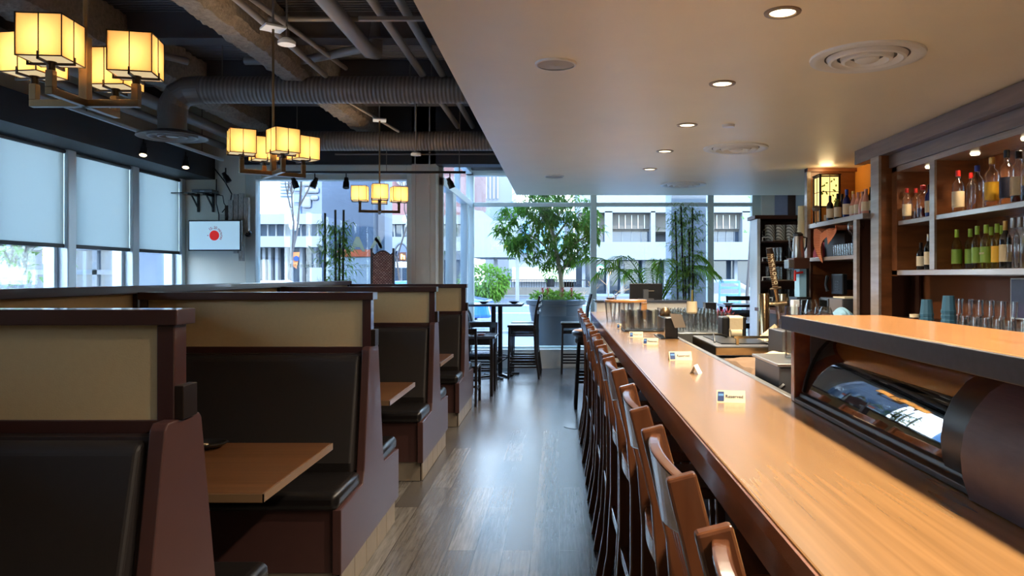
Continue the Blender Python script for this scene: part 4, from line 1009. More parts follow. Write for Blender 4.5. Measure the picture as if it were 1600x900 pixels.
for y in (6.12, 5.45, 4.85, 4.2, 3.5):
    MB(o).lathe([(.0, -.014), (.028, -.013), (.034, 0)], (3.0, y, 2.354), 18).build('puck_light', M['lens'], t, smooth=True)
    l = bpy.data.lights.new('lamp', 'SPOT'); l.energy = 6; l.color = (1, .78, .50); l.spot_size = 2.6; l.spot_blend = .8; l.shadow_soft_size = .03
    q = bpy.data.objects.new('lamp', l); COL.objects.link(q); q.parent = t; q.location = Vector((3.0, y, 2.335))-o
t2 = thing('picture_frame', 'small framed purple picture on the brown wall under the cabinet at the right edge', 'picture', (3.235, 5.0, 1.33))
yy = lambda px: 3.22*FPX/(px-VX)
MB().box(-.012, 0, yy(1620)-5.0, yy(1578)-5.0, -.165, .125).build('frame', M['white'], t2)
MB().box(-.015, -.012, yy(1618)-5.0, yy(1580)-5.0, -.155, .115).build('print', mat('purple print', (62, 48, 84), .4, noise=.6, nscale=9), t2)

# ---- bottles
def bottle(x, y, z, h, r, body, cap, label, lab=None, capm='red', kind='wine', liquid=None, group='bottles on the bar shelves'):
    t = thing('bottle', label, 'bottle', (x, y, z), 0, group)
    if kind == 'wine': pr = [(0, .004), (r*.9, 0), (r, .01), (r, h*.60), (r*.85, h*.68), (r*.42, h*.76), (r*.36, h*.86), (r*.36, h*.97), (0, h*.97)]
    elif kind == 'spirit': pr = [(0, .004), (r*.92, 0), (r, .012), (r, h*.62), (r*.9, h*.70), (r*.40, h*.78), (r*.36, h*.84), (r*.36, h*.92), (0, h*.92)]
    else: pr = [(0, .004), (r*.92, 0), (r, .01), (r, h*.45), (r*.75, h*.62), (r*.40, h*.80), (r*.36, h*.97), (0, h*.97)]
    MB().lathe(pr, n=16, cap=False).build('glass_body', M[body], t, smooth=True)
    c0 = {'wine': .80, 'spirit': .86, 'soft': .93}[kind]
    MB().lathe([(r*.40, h*c0), (r*.42, h*c0+.002), (r*.41, h-.002), (r*.36, h), (0, h)], n=14).build('cap', M[capm], t, smooth=True)
    if lab: MB().lathe([(r+.0008, h*.14), (r+.0008, h*.50)], n=16, cap=False).build('label', M[lab], t, smooth=True)
    if liquid: MB().lathe([(0, .008), (r*.9, .008), (r*.9, h*.3), (0, h*.3)], n=12).build('liquid', M[liquid], t, smooth=True)
    return t
def yat(px, X): return X*FPX/(px-VX)
XS = 2.97
ROW = [ # px, X, shelf z, h, r, glass, cap, label-mat, capm, kind, liquid, text
 (1495, 2.99, 1.519, .30, .036, 'gyel', 'green', 'lime', 'wine', None, 'straw wine bottle standing apart at the left end of the lower shelf'),
 (1516, 3.05, 1.519, .30, .036, 'gyel', 'green', 'lime', 'wine', None, 'lime capped wine bottle half hidden second in the lower shelf row'),
 (1527, 2.97, 1.519, .305, .037, 'gyel', 'green', 'lime', 'wine', None, 'lime capped wine bottle left of the widest green label'),
 (1541, 2.95, 1.519, .305, .038, 'gyel', 'green', 'lime', 'wine', None, 'lime capped wine bottle showing the widest green label with white lettering'),
 (1549, 3.07, 1.519, .30, .036, 'gyel', 'green', 'lime', 'wine', None, 'lime capped wine bottle standing behind the front row'),
 (1558, 2.97, 1.519, .305, .037, 'gyel', 'yellow', 'lime', 'wine', None, 'lime capped wine bottle with a yellow label'),
 (1565, 3.06, 1.519, .30, .036, 'gyel', None, 'lime', 'wine', None, 'lime capped wine bottle just behind the dark pink-labelled bottle'),
 (1571, 2.95, 1.519, .315, .037, 'gblack', 'cloth', 'gold', 'wine', None, 'dark wine bottle with a pale pink label on the lower shelf'),
 (1583, 2.96, 1.519, .33, .038, 'gclear', None, 'silver', 'wine', None, 'clear fluted bottle with a grey cap right of the dark one'),
 (1594, 2.97, 1.519, .33, .038, 'gclear', None, 'silver', 'wine', None, 'second clear grey-capped bottle near the right edge, lower shelf'),
 (1604, 2.95, 1.519, .33, .038, 'gclear', None, 'silver', 'wine', None, 'clear grey-capped bottle cut by the right edge, lower shelf'),
 (1497, 2.96, 1.937, .315, .042, 'gclear', 'paper', 'red', 'spirit', None, 'clear spirit bottle with a dull red cap, leftmost on the long upper shelf'),
 (1517, 3.06, 1.937, .30, .036, 'gclear', None, 'red', 'spirit', None, 'slim clear bottle with a bright red cap behind the blue capped one'),
 (1527, 2.96, 1.937, .315, .044, 'gclear', None, 'bluecap', 'spirit', None, 'clear spirit bottle with a royal blue cap on the upper shelf'),
 (1550, 2.96, 1.937, .345, .046, 'gclear', 'yellow', 'gold', 'spirit', None, 'clear spirit bottle with a gold cap and a yellow label'),
 (1573, 2.96, 1.937, .365, .044, 'gclear', 'inkd', 'blackp', 'spirit', None, 'large clear gin bottle with a black cap and navy label'),
 (1592, 2.95, 1.937, .335, .050, 'gclear', 'cloth', 'bronzed', 'spirit', 'gamber', 'wide bottle of red amber spirit with a dark cap near the right edge'),
 (1608, 2.95, 1.937, .335, .050, 'gclear', None, 'bronzed', 'spirit', 'gamber', 'amber spirit bottle cut by the right picture edge'),
 (1417, 2.925, 1.937, .27, .035, 'gclear', 'paper', 'red', 'spirit', None, 'left one of the three bottles in the small upper compartment'),
 (1431, 3.0, 1.937, .27, .033, 'gclear', None, 'red', 'spirit', 'gamber', 'middle one of the three red-capped bottles in the small upper compartment'),
 (1442, 2.94, 1.937, .265, .048, 'gclear', None, 'red', 'spirit', 'gamber', 'squat bottle with brown spirit in the small upper compartment'),
 (1452, 2.95, 1.937, .26, .032, 'gblue', 'paper', 'blackp', 'spirit', None, 'dark blue bottle against the divider in the small upper compartment'),
 (1439, 2.98, 1.519, .225, .034, 'gblack', 'paper', 'bronzed', 'wine', None, 'small dark bottle alone in the lower small compartment'),
 (1451, 2.95, 1.519, .285, .034, 'gdark', 'paper', 'silver', 'wine', None, 'dark bottle half behind the divider in the lower small compartment'),
]
for px, X, z, h, r, gl, lb, cp, kd, lq, tx in ROW:
    bottle(X, yat(px, X), z, h, r, gl, 'cap', tx, lb, cp, kd, lq)
LW = MB()
yb = yat(1541, 2.95)
lw = MB((2.95-.0395, yb, 1.62)); lw.text('BACIO', .020, Matrix.Translation((2.95-.0395, yb-.012, 1.625)) @ Matrix.Rotation(-PI/2, 4, 'Z') @ Matrix.Rotation(PI/2, 4, 'X'), ext=.0004)
bl = [o_ for o_ in bpy.data.objects if o_.get('label', '').startswith('lime capped wine bottle showing')][0]
x = lw.build('lettering', M['paper'], bl); x.location = (-.0395, 0, .101)

# glasses on the back counter
for i in range(10):
    for j in range(3):
        y = 4.05+i*.125+(j % 2)*.05; X = 2.62+j*.12
        if i == 9 and j == 0: continue
        put_glass((.105, .040, .033), X, y, 1.101, 'clear glass in the rows on the back counter, lower layer', 'glasses on the back counter', 'glass', 'short_glass')
for i in range(6):
    X = 2.74; put_glass((.105, .0401, .033), X, 4.58+i*.125, 1.207, 'clear glass stacked as second layer on the back counter rows', 'stacked upper glasses on the back counter', 'glass', 'short_glass')
for px, top_, lb in ((1448, 468, 'shorter stack of teal plastic tumblers on the back counter'), (1482, 462, 'taller stack of teal plastic tumblers beside the clear glasses')):
    X = 2.56; y = yat(px, X); t = thing('tumbler_stack', lb, 'plastic tumbler', (X, y, 1.10), 0, 'stacks of teal tumblers')
    zt = EYE-(top_-VY)*y/FPX-1.10; z = zt-.115
    k = 0
    while z > 0 and k < 6:
        MB().lathe([(.046, z), (.047, z+.018), (.044, z+.020), (.034, z+.115), (.0, z+.115)], n=10, cap=False).build('tumbler', M['plastblue'], t); z -= .032; k += 1
X = 2.5; y = yat(1429, X); t = thing('glass_jar', 'small clear jar with a pale ribbed lid left of the teal tumblers', 'jar', (X, y, 1.10))
MB().lathe([(.0, 0), (.034, 0), (.036, .07), (.03, .08), (0, .082)], n=16).build('jar', M['gclear'], t, smooth=True)
MB().lathe([(.031, .078), (.033, .10), (0, .102)], n=16).build('lid', M['paper'], t, smooth=True)

# ---- second shelf unit
t = thing('shelf_unit', 'open brown shelf unit holding bottles, towel and phone beyond the liquor cabinet', 'shelf unit', (2.95, 7.5, 1.10))
o = t.location
XU = 2.70
MB(o).box(3.2, 3.22, 6.72, 8.27, 1.10, 1.99).build('back_panel', M['brownd'], t)
MB(o).box(XU-.005, 3.22, 8.22, 8.27, 1.10, 2.638).build('end_panel', M['brown'], t)
MB(o).box(XU-.012, XU+.03, 8.20, 8.285, 1.10, 2.638).build('end_edge', M['edge'], t, bevel=.003)
MB(o).box(XU-.012, 3.22, 8.17, 8.285, 2.60, 2.638).build('top_rail', M['brown'], t)
MB(o).box(XU, 3.2, 6.72, 8.22, 1.98, 2.028).build('shelf', M['edge'], t, bevel=.003)
MB(o).box(XU, 3.2, 6.93, 8.22, 1.625, 1.663).build('shelf', M['edge'], t, bevel=.003)
MB(o).box(XU, XU+.03, 6.86, 6.94, 1.10, 1.98).build('divider', M['edge'], t, bevel=.003)
MB(o).box(XU+.03, 3.2, 6.88, 6.92, 1.10, 1.98).build('divider_board', M['brownd'], t)
struct('wall_orange', MB().box(3.222, 3.25, 6.7, 8.30, 1.99, 2.64), M['orange'])
RU = [
 (1289, 2.80, .16, .034, 'gclear', 'paper', 'silver', 'soft', 'small clear bottle at the foot of the lantern'),
 (1297, 2.80, .27, .036, 'gblack', 'paper', 'bronzed', 'wine', 'black wine bottle next to the lantern, first of the row'),
 (1309, 2.84, .28, .036, 'gdark', 'paper', 'bronzed', 'wine', 'dark green wine bottle third from the lantern'),
 (1304, 2.96, .28, .036, 'gblack', None, 'blackp', 'wine', 'dark bottle in the rear row behind the first two'),
 (1316, 2.90, .28, .036, 'gblue', None, 'blackp', 'wine', 'dark blue bottle in the middle of the shelf unit row'),
 (1323, 2.82, .29, .038, 'gblue', 'paper', 'bluecap', 'wine', 'cobalt bottle with a cream label in front of the pink ones'),
 (1333, 2.98, .30, .036, 'gblack', None, 'gold', 'wine', 'tall dark bottle behind the first pink bottle'),
 (1334, 2.82, .225, .040, 'gpink', 'paper', 'gpink', 'soft', 'first pink bottle from the left beside the cobalt one'),
 (1341, 2.84, .235, .040, 'gpink', 'paper', 'gpink', 'soft', 'second pink bottle in the front of the shelf row'),
 (1348, 2.86, .235, .040, 'gpink', None, 'gpink', 'soft', 'third pink bottle in the shelf row'),
 (1353, 2.80, .235, .040, 'gpink', 'paper', 'gpink', 'soft', 'fourth pink bottle, nearest the pale post'),
 (1361, 2.84, .25, .036, 'gdark', 'paper', 'bronzed', 'soft', 'olive green bottle half hidden by the pale post'),
]
for px, X, h, r, gl, lb, cp, kd, tx in RU:
    bottle(X, yat(px, X), 2.029, h, r, gl, 'cap', tx, lb, cp, kd, None, 'bottles on the unit by the lantern')
# lantern
X = 2.82; t = thing('lantern', 'lit wooden framed lantern with leaf pattern panes on top of the shelf unit', 'lantern', (2.84, 8.03, 2.029))
lh = .50; lm = mat('lit lantern paper', (255, 236, 180), .6, emit=(255, 218, 130), es=.75)
fr = MB()
for i in (-1, 1):
    for j in (-1, 1): fr.box(i*.10-.009, i*.10+.009, j*.10-.009, j*.10+.009, 0, lh)
for z in (0, .16, lh-.02):
    fr.box(-.10, .10, -.108, -.095, z, z+.014).box(-.10, .10, .095, .108, z, z+.014).box(-.108, -.095, -.10, .10, z, z+.014).box(.095, .108, -.10, .10, z, z+.014)
fr.box(-.003, .003, -.104, -.098, .16, lh).box(-.104, -.098, -.003, .003, .16, lh).box(-.10, .10, -.104, -.098, .32, .326).box(-.104, -.098, -.10, .10, .32, .326)
fr.box(-.115, .115, -.115, .115, lh, lh+.012)
fr.build('frame', M['bronzed'], t)
pn = MB()
for a in (-.095,): pn.box(-.092, .092, a, a+.002, .17, lh-.02).box(a, a+.002, -.092, .092, .17, lh-.02)
pn.box(-.092, .092, .093, .095, .17, lh-.02).box(.093, .095, -.092, .092, .17, lh-.02)
pn.build('paper_pane', lm, t)
MB().box(-.092, .092, -.095, -.093, .014, .16).box(-.095, -.093, -.092, .092, .014, .16).build('lower_pane', M['orange'], t)
lv = MB()
for k in range(16):
    a = random.uniform(-.07, .07); z = random.uniform(.2, .45)
    lv.leaf((a, -.098, z), (random.uniform(-1, 1), 0, random.uniform(-1, 1)), .035, .02, Vector((0, -1, 0)), 0)
lv.build('leaf_pattern', M['leaf'], t)
l = bpy.data.lights.new('lamp', 'POINT'); l.energy = LANTERN_W; l.color = (1, .72, .36); l.shadow_soft_size = .08
q = bpy.data.objects.new('lamp', l); COL.objects.link(q); q.parent = t; q.location = (0, 0, lh+.05)
tag(MB(W(1275, 325, 7.7)).lathe([(0, -.035), (.03, -.03), (.042, -.005), (.03, .02), (0, .028)], W(1275, 325, 7.7), 14, False).tube([W(1275, 330, 7.7), W(1275, 350, 7.7)], .004, 6).build('fan_ornament', M['kick'], smooth=True), 'small tan round fan ornament in front of the lantern foot', 'ornament')
# towel, pink cloth, glasses, stem glasses
t = thing('striped_towel', 'orange striped towel draped over the glasses on the middle shelf', 'towel', (2.74, 7.62, 1.663))
def tow(u, v):
    y = -.28+.62*u; 
    x = .16-.40*v; z = .30-.04*math.sin(PI*u)-.02*math.sin(13*u)
    if v > .55:
        k = (v-.55)/.45; x = -.06+.018*math.sin(19*u+2*k)-.01*k; z = z-k*(.06+.25*math.exp(-((u-.66)/.17)**2)+.09*math.exp(-((u-.2)/.12)**2))
    return (x+.01*math.sin(21*u), y, z)
o_ = MB().grid(tow, 40, 24).build('towel', M['check'], t, smooth=True); o_.modifiers.new('thick', 'SOLIDIFY').thickness = .004
MB().box(.04, .2, -.26, .30, 0, .235).build('towel_rack', M['bardark'], t)
for i in range(9):
    put_glass((.11, .026, .022), 2.735, 7.02+i*.058, 1.664, 'small clear glass at the front of the middle shelf beside the towel', 'small glasses beside the towel', 'glass', 'small_glass')
for i in range(2):
    t = thing('wine_glass', ['hanging round wine glass nearest the divider on the middle shelf', 'hanging round wine glass next to the towel'][i], 'wine glass', (2.745, yat(1346-i*11-3, 2.745), 1.664), 0, 'wine glasses on the middle shelf')
    MB().lathe([(0, 0), (.034, .002), (.004, .006), (.004, .18), (.03, .20), (.046, .245), (.044, .29), (.036, .315), (.034, .315), (.042, .29), (.044, .245), (0, .19)], n=16, cap=False).build('glass', M['gclear'], t, smooth=True)
t = thing('pink_cloth', 'bunched pink cloth at the far end of the middle shelf', 'cloth', (2.80, 8.03, 1.663))
def pk(u, v):
    a = 2*PI*u; r = (.095*(1-v**2.2))*(1+.12*math.sin(5*a)+.08*math.sin(9*a+3)); return (r*.8*math.cos(a), r*1.5*math.sin(a), .165*v**.6+.006*math.sin(7*a))
MB().grid(pk, 36, 14).build('cloth', M['pinkcloth'], t, smooth=True)
t = thing('wall_phone', 'black desk phone propped on the dark wall of the shelf unit', 'phone', (2.86, 7.75, 1.28))
MB().box(-.03, .02, -.20, .12, 0, .21).build('body', M['blackp'], t, bevel=.01)
MB().tube([(-.06, .13, .03), (-.075, .15, .10), (-.06, .13, .19)], [.018, .013, .018], 10).build('handset', M['blackp'], t, smooth=True)
kp = MB()
for i in range(4):
    for j in range(3): kp.box(-.034, -.030, -.10+j*.035, -.078+j*.035, .04+i*.028, .055+i*.028)
kp.build('keypad', M['dsteel'], t)
MB().tube([(0, 0, 0), (-.01, .02, -.1), (.0, -.02, -.17)], .004, 6).build('cord', M['blackp'], t)
MB().box(.02, .32, -.1, .05, .05, .15).build('wall_bracket', M['blackp'], t)
t = thing('glass_door_cooler', 'small grey cooler with a glass door on the back counter under the phone', 'cooler', (2.80, 7.35, 1.10))
MB().box(-.16, .34, -.32, .30, 0, .155).build('case', M['dsteel'], t, bevel=.005)
MB().box(-.165, -.16, -.31, .02, .005, .15).build('side', mat('grey brown panel', (110, 100, 94), .5), t)
MB().box(-.172, -.160, .04, .29, .01, .145).build('door_frame', M['steel'], t)
MB().box(-.175, -.172, .06, .27, .03, .13).build('door_glass', M['gblack'], t)
MB().box(-.1, .1, -.2, .1, .155, .168).build('papers', M['paper'], t)
tag(MB((2.62, 6.98, 1.10)).grid(lambda u, v: (2.56+.12*u, 6.85+.3*v, 1.10+.075*math.sin(PI*u)**.5*math.sin(PI*v)**.5+.006*math.sin(20*u+9*v)), 16, 20).build('plastic_bag', M['cyan'], smooth=True), 'pale blue crumpled bag below the phone on the back counter', 'bag')
for px, X, lb in ((1385-10, 2.52, None),):
    pass
# coffee gear
t = thing('thermal_jug', 'tall steel thermal jug with a black lid on top of the coffee machine', 'thermal jug', W(1247, 403, 7.9))
MB().lathe([(.064, 0), (.066, .01), (.052, .20), (.048, .225), (0, .23)], n=24).build('body', M['steel'], t, smooth=True)
MB().lathe([(.05, .225), (.05, .25), (.03, .268), (0, .27)], n=20).build('lid', M['blackp'], t, smooth=True)
for s in (-1, 1): MB().tube([(s*.05, 0, .22), (s*.09, 0, .21), (s*.085, 0, .12), (s*.062, 0, .07)], .009, 8).build('handle', M['blackp'] if s > 0 else M['steel'], t, smooth=True)
t = thing('coffee_machine', 'tall coffee machine with a steel upright beside the shelf unit end', 'coffee machine', (W(1247, 490, 7.9).x, 7.9, 1.10))
zz = W(1247, 403, 7.9).z-1.10
MB().box(-.075, .09, -.10, .15, zz-.115, zz-.002).build('head', M['brownd'], t, bevel=.006)
MB().box(-.13, -.075, -.10, .06, zz-.11, zz-.02).build('water_head', M['steel'], t, bevel=.008)
MB().box(-.0, .075, -.04, .12, .15, zz-.115).build('upright', M['cyan'], t, bevel=.004)
MB().box(.075, .10, -.05, .13, .0, zz-.115).build('side', M['blackp'], t)
MB().box(-.05, .10, -.12, .15, 0, .15).build('base', M['blackp'], t, bevel=.006)
MB().tube([(-.04, -.06, zz-.16), (.03, -.06, zz-.15)], .012, 8).tube([(-.05, -.06, zz-.24), (-.05, -.06, zz-.13)], .012, 8).build('tap', M['red'], t, smooth=True)
t = thing('milk_jug', 'squat steel milk jug on the back counter behind the tap handle', 'jug', (W(1224, 487, 7.6).x, 7.6, 1.10))
MB().lathe([(.065, 0), (.068, .01), (.05, .19), (.045, .19), (.06, .012), (0, .01)], n=20, cap=False).build('body', M['brass'], t, smooth=True)
MB().tube([(-.055, 0, .17), (-.10, 0, .16), (-.10, 0, .08), (-.062, 0, .05)], .007, 8).build('handle', M['blackp'], t, smooth=True)
t = thing('coffee_grinder', 'white and black grinder on the back counter at the coffee machine foot', 'grinder', (W(1247, 487, 7.2).x, 7.2, 1.10))
MB().box(-.06, .0, -.05, .05, 0, .14).build('front', M['white'], t, bevel=.006)
MB().box(.0, .07, -.05, .06, 0, .15).build('body', M['blackp'], t, bevel=.006)
for px, lb in ((1268, 'glass coffee pot with steel band left of the cooler'), (1290, 'second glass coffee pot in front of the cooler')):
    y = 6.6; X = (px-VX)*y/FPX; t = thing('coffee_pot', lb, 'coffee pot', (X, y, 1.10), 0, 'glass coffee pots')
    H = .165 if px < 1280 else .10
    MB().lathe([(.0, .002), (.06, 0), (.068, H*.25), (.05, H*.75), (.036, H), (.034, H), (.048, H*.75), (.064, H*.25), (0, .006)], n=20, cap=False).build('pot', M['gclear'], t, smooth=True)
    MB().tube([(-.04, 0, H), (-.085, 0, H*.95), (-.09, 0, H*.4), (-.065, 0, H*.25)], .006, 8).build('handle', M['chrome'], t, smooth=True)
# ---- mug shelves facing the camera
t = thing('mug_shelves', 'narrow dark shelf unit with rows of mugs at the window end of the back bar', 'shelf unit', (2.7, 9.45, 0))
o = t.location
y0, y1 = 9.3, 9.62
MB(o).box(2.44, 3.35, y1, y1+.02, 0, 2.2).build('back_panel', M['brownd'], t)
MB(o).box(2.43, 2.47, y0-.02, y1+.02, 0, 2.2).build('side_panel', M['frame'], t, bevel=.003)
MB(o).box(2.40, 3.40, y0-.03, y1+.03, 2.17, 2.215).build('top_board', M['brownd'], t, bevel=.004)
levels = [W(0, yy_, 9.3).z for yy_ in (376, 408, 438, 470)]
for z in levels:
    s = MB(o).box(2.47, 3.35, y0, y1, z-.022, z).build('shelf', M['brownd'], t)
    MB(o).box(2.49, 2.62, y0-.03, y0-.02, z-.01, z+.0).box(2.49, 2.62, y0-.03, y0-.02, z+.035, z+.045).box(2.49, 2.50, y0-.03, y0-.02, z-.01, z+.045).box(2.61, 2.62, y0-.03, y0-.02, z-.01, z+.045).box(2.49, 2.62, y0-.03, y0, z-.01, z).build('rail', M['white'], s)
    MB(o).box(2.62, 3.3, y0-.012, y0, z-.004, z+.006).build('front_strip', M['ring'], s)
mugw = wave_mat('cream mug with dark loops', (232, 228, 214), (120, 116, 108), 16, 'DIAGONAL', .35, 0, 0)
for k, (z, hh, rr, n, px0, dpx, mm, nm, lb) in enumerate(((levels[0], .20, .062, 5, 1203, 16.2, mugw, 'mug', 'tall cream mug with dark loop pattern on the top mug shelf'),
        (levels[1], .19, .05, 2, 1235, 14, M['blackp'], 'mug', 'dark square mug on the second mug shelf'),
        (levels[3], .14, .05, 4, 1207, 13.5, M['blackp'], 'mug', 'dark mug on the lowest mug shelf'))):
    for i in range(n):
        y = 9.42; X = (px0+i*dpx-VX)*y/FPX
        t = thing(nm, lb, 'mug', (X, y, z), 0, lb+' row')
        MB().lathe([(0, .0), (rr*.92, 0), (rr, .012), (rr, hh), (rr*.92, hh), (rr*.9, .02), (0, .02)], n=18, cap=False).build('cup', mm, t, smooth=True)
        MB().tube([(-rr*.9, 0, hh*.75), (-rr*1.4, .02, hh*.65), (-rr*1.4, .02, hh*.35), (-rr*.9, 0, hh*.25)], .007, 6).build('handle', mm, t, smooth=True)
for z, n, px0 in ((levels[1], 5, 1199), (levels[2], 5, 1199), (levels[2], 5, 1232)):
    for i in range(n):
        y = 9.38; X = (px0+i*5.2-VX)*y/FPX
        o_ = put_glass((.17, .020, .017), X, y, z, 'slim grey tea glass in the rows on the mug shelves', 'slim tea glasses on the mug shelves', 'glass', 'tea_glass')
tag(MB((2.69, 8.345, 1.8)).tube([(2.69, 8.345, 1.79), (2.69, 8.345, 2.24)], [.058, .052], 16).build('paper_cup_stack', mat('cream paper', (222, 206, 160), .7), smooth=True), 'tall cream paper sleeve against the pale shelf end', 'paper sleeve')
_sl = [o_ for o_ in bpy.data.objects if o_.name.startswith('paper_cup_stack')][0]

# ================================================================== PLANTS
def leafy(mb, c, rad, n, L, w, seed, droop=.25, fn=None, out=.6):
    r = random.Random(seed)
    for _ in range(n):
        while True:
            p = Vector((r.uniform(-1, 1), r.uniform(-1, 1), r.uniform(-1, 1)))
            if .25 < p.length < 1 and r.random() < p.length**1.2 and (fn is None or fn(p)): break
        q = Vector((c[0]+p.x*rad[0], c[1]+p.y*rad[1], c[2]+p.z*rad[2]))
        d = p.normalized()*out+Vector((r.uniform(-1, 1), r.uniform(-1, 1), r.uniform(-1.1, .5)))*.7
        mb.leaf(q, d, L*r.uniform(.6, 1.2), w*r.uniform(.7, 1.2), Vector((r.uniform(-.4, .4), r.uniform(-.4, .4), 1)), droop)
# potted tree just outside the window
t = thing('planter_pot', 'big dark grey round planter outside the window under the leafy tree', 'planter', (-.06, 13.1, 0))
MB().lathe([(.30, .0), (.36, .02), (.40, .55), (.46, .90), (.46, .96), (.51, .98), (.52, 1.05), (.49, 1.07), (.46, 1.06), (.45, .98), (0, .96)], n=40).build('pot', M['pot'], t, smooth=True)
MB().lathe([(0, 1.02), (.45, .99)], n=24, cap=False).build('soil', M['soil'], t)
t = thing('potted_tree', 'leafy tree with a bare curved trunk growing from the grey planter', 'tree', (.02, 13.1, 1.0))
tr = MB(); tr.tube([(0, 0, 0), (.02, 0, .25), (.0, 0, .5), (-.06, .0, .8), (-.12, 0, 1.15), (-.22, 0, 1.5), (-.2, 0, 1.9)], [.048, .042, .04, .038, .034, .026, .012], 10)
for a, b in (((0, 0, .5), (.42, .1, 1.0)), ((-.06, 0, .8), (-.7, -.1, 1.25)), ((-.12, 0, 1.1), (.35, -.15, 1.6)), ((-.2, 0, 1.3), (-.6, .2, 1.9)), ((-.05, 0, .75), (.7, .1, 1.3)), ((-.15, 0, 1.3), (.3, .2, 2.0)), ((-.08, 0, .9), (-.3, -.3, 1.1)), ((-.2, 0, 1.4), (-.3, -.2, 2.1))):
    a = Vector(a); b = Vector(b); tr.tube([a, (a+b)/2+Vector((0, 0, .06)), b], [.024, .018, .007], 6)
tr.build('trunk', M['bark'], t, smooth=True)
lf = MB(); rr_ = random.Random(3)
for k in range(175):
    while True:
        p = Vector((rr_.uniform(-1, 1), rr_.uniform(-1, 1), rr_.uniform(-1, 1)))
        if .3 < p.length < 1: break
    zc = 1.40; wz = .80
    z = zc+p.z*wz; wx = .97*(1-.35*max(0, p.z)-.1*max(0, -p.z)); sx_ = -.16+(-.12*max(0, p.z))
    c = Vector((sx_+p.x*wx, p.y*.62, z))
    for j in range(22):
        a = rr_.uniform(0, 2*PI); e = rr_.uniform(-1.0, .5)
        d = Vector((math.cos(a), math.sin(a), e)); off = Vector((rr_.uniform(-.05, .05), rr_.uniform(-.05, .05), rr_.uniform(-.08, .05)))
        lf.leaf(c+off, d, rr_.uniform(.11, .19), rr_.uniform(.032, .052), Vector((0, 0, 1)), .35)
lf.build('foliage', M['leaf'], t)
# ground plants and red flowers in the planter
t = thing('ground_plants', 'low green leaves filling the top of the grey planter', 'plants', (-.06, 13.1, 1.0), 0); t['kind'] = 'stuff'
g = MB(); leafy(g, (0, 0, .08), (.46, .46, .12), 500, .11, .05, 9, .2, lambda p: p.z > -.2); o_ = g.build('foliage', M['leaf2'], t)
for i, px in enumerate((848, 856, 879, 893)):
    p = W(px, 468, 12.82); t = thing('red_flower', ['red bract flower at the left rim of the planter', 'second red bract flower from the left in the planter', 'red bract flower right of the tree trunk', 'red bract flower at the right rim of the planter'][i], 'flower', p, 0, 'red flowers in the planter')
    f = MB(); 
    for k in range(18): f.leaf((0, 0, .02+k*.009), (math.cos(k*2.4), math.sin(k*2.4), 1.2), .07, .022, Vector((0, 0, 1)), .0)
    f.build('bracts', M['redflower'], t); MB().tube([(0, 0, -.06), (0, 0, .05)], .006, 6).build('stem', M['leaf2'], t)
# bamboo clumps
def bamboo(px_list, D, z0, label, leaves, seed, spreadx, lz0, lz1, pot=True, L=.10):
    c = W(sum(p[0] for p in px_list)/len(px_list), 400, D)
    t = thing('bamboo_plant', label, 'bamboo', (c.x, D, z0), 0)
    r = random.Random(seed)
    for px, py, px0 in px_list:
        a = W(px0, 430, D); b = W(px, py, D); a.z = z0+.22
        n = 9; pts = [a.lerp(b, i/n) for i in range(n+1)]
        m = MB(t.location); m.tube(pts, [.013]*(n+1), 8)
        for q in pts[1:-1]: m.lathe([(.015, -.005), (.0165, 0), (.015, .005)], q, 8)
        m.build('cane', M['stalk'], t, smooth=True)
    m = MB(t.location); tw = MB(t.location)
    for k in range(leaves//7):
        px, py, px0 = r.choice(px_list); a = W(px0, 430, D); b = W(px, py, D)
        z = r.uniform(lz0, lz1); f = (z-z0)/(b.z-z0); x = a.x+(b.x-a.x)*f
        an = r.uniform(0, 2*PI); R = r.uniform(.1, 1)*spreadx*(1-.5*max(0, (z-lz0)/(lz1-lz0)-.5))
        e = Vector((x+R*math.cos(an), D+R*math.sin(an), z+r.uniform(.0, .18)))
        tw.tube([(x, D, z), e], .0025, 4)
        for j in range(7):
            q = Vector((x, D, z)).lerp(e, r.uniform(.4, 1.05)); aa = an+r.uniform(-1.3, 1.3)
            m.leaf(q, (math.cos(aa), math.sin(aa), r.uniform(-.8, .35)), L*r.uniform(.7, 1.3), .014, Vector((0, 0, 1)), .25)
    tw.build('twigs', M['leaf3'], t); m.build('foliage', M['leaf3'], t)
    MB().lathe([(.10, 0), (.12, .01), (.15, .28), (.14, .28), (.11, .20), (0, .2)], n=20).build('pot', M['pot'], t, smooth=True)
bamboo([(508, 333, 507), (524, 328, 525), (537, 328, 534), (531, 372, 529)], 8.62, .0, 'slim potted bamboo with black canes standing behind the booths before the far left window', 900, 3, .22, 1.25, 2.0)
bamboo([(1055, 330, 1062), (1064, 322, 1071), (1082, 324, 1083), (1077, 362, 1076), (1070, 400, 1073)], 10.3, .0, 'taller potted bamboo clump with black canes near the right window', 1600, 5, .32, 1.15, 2.35)
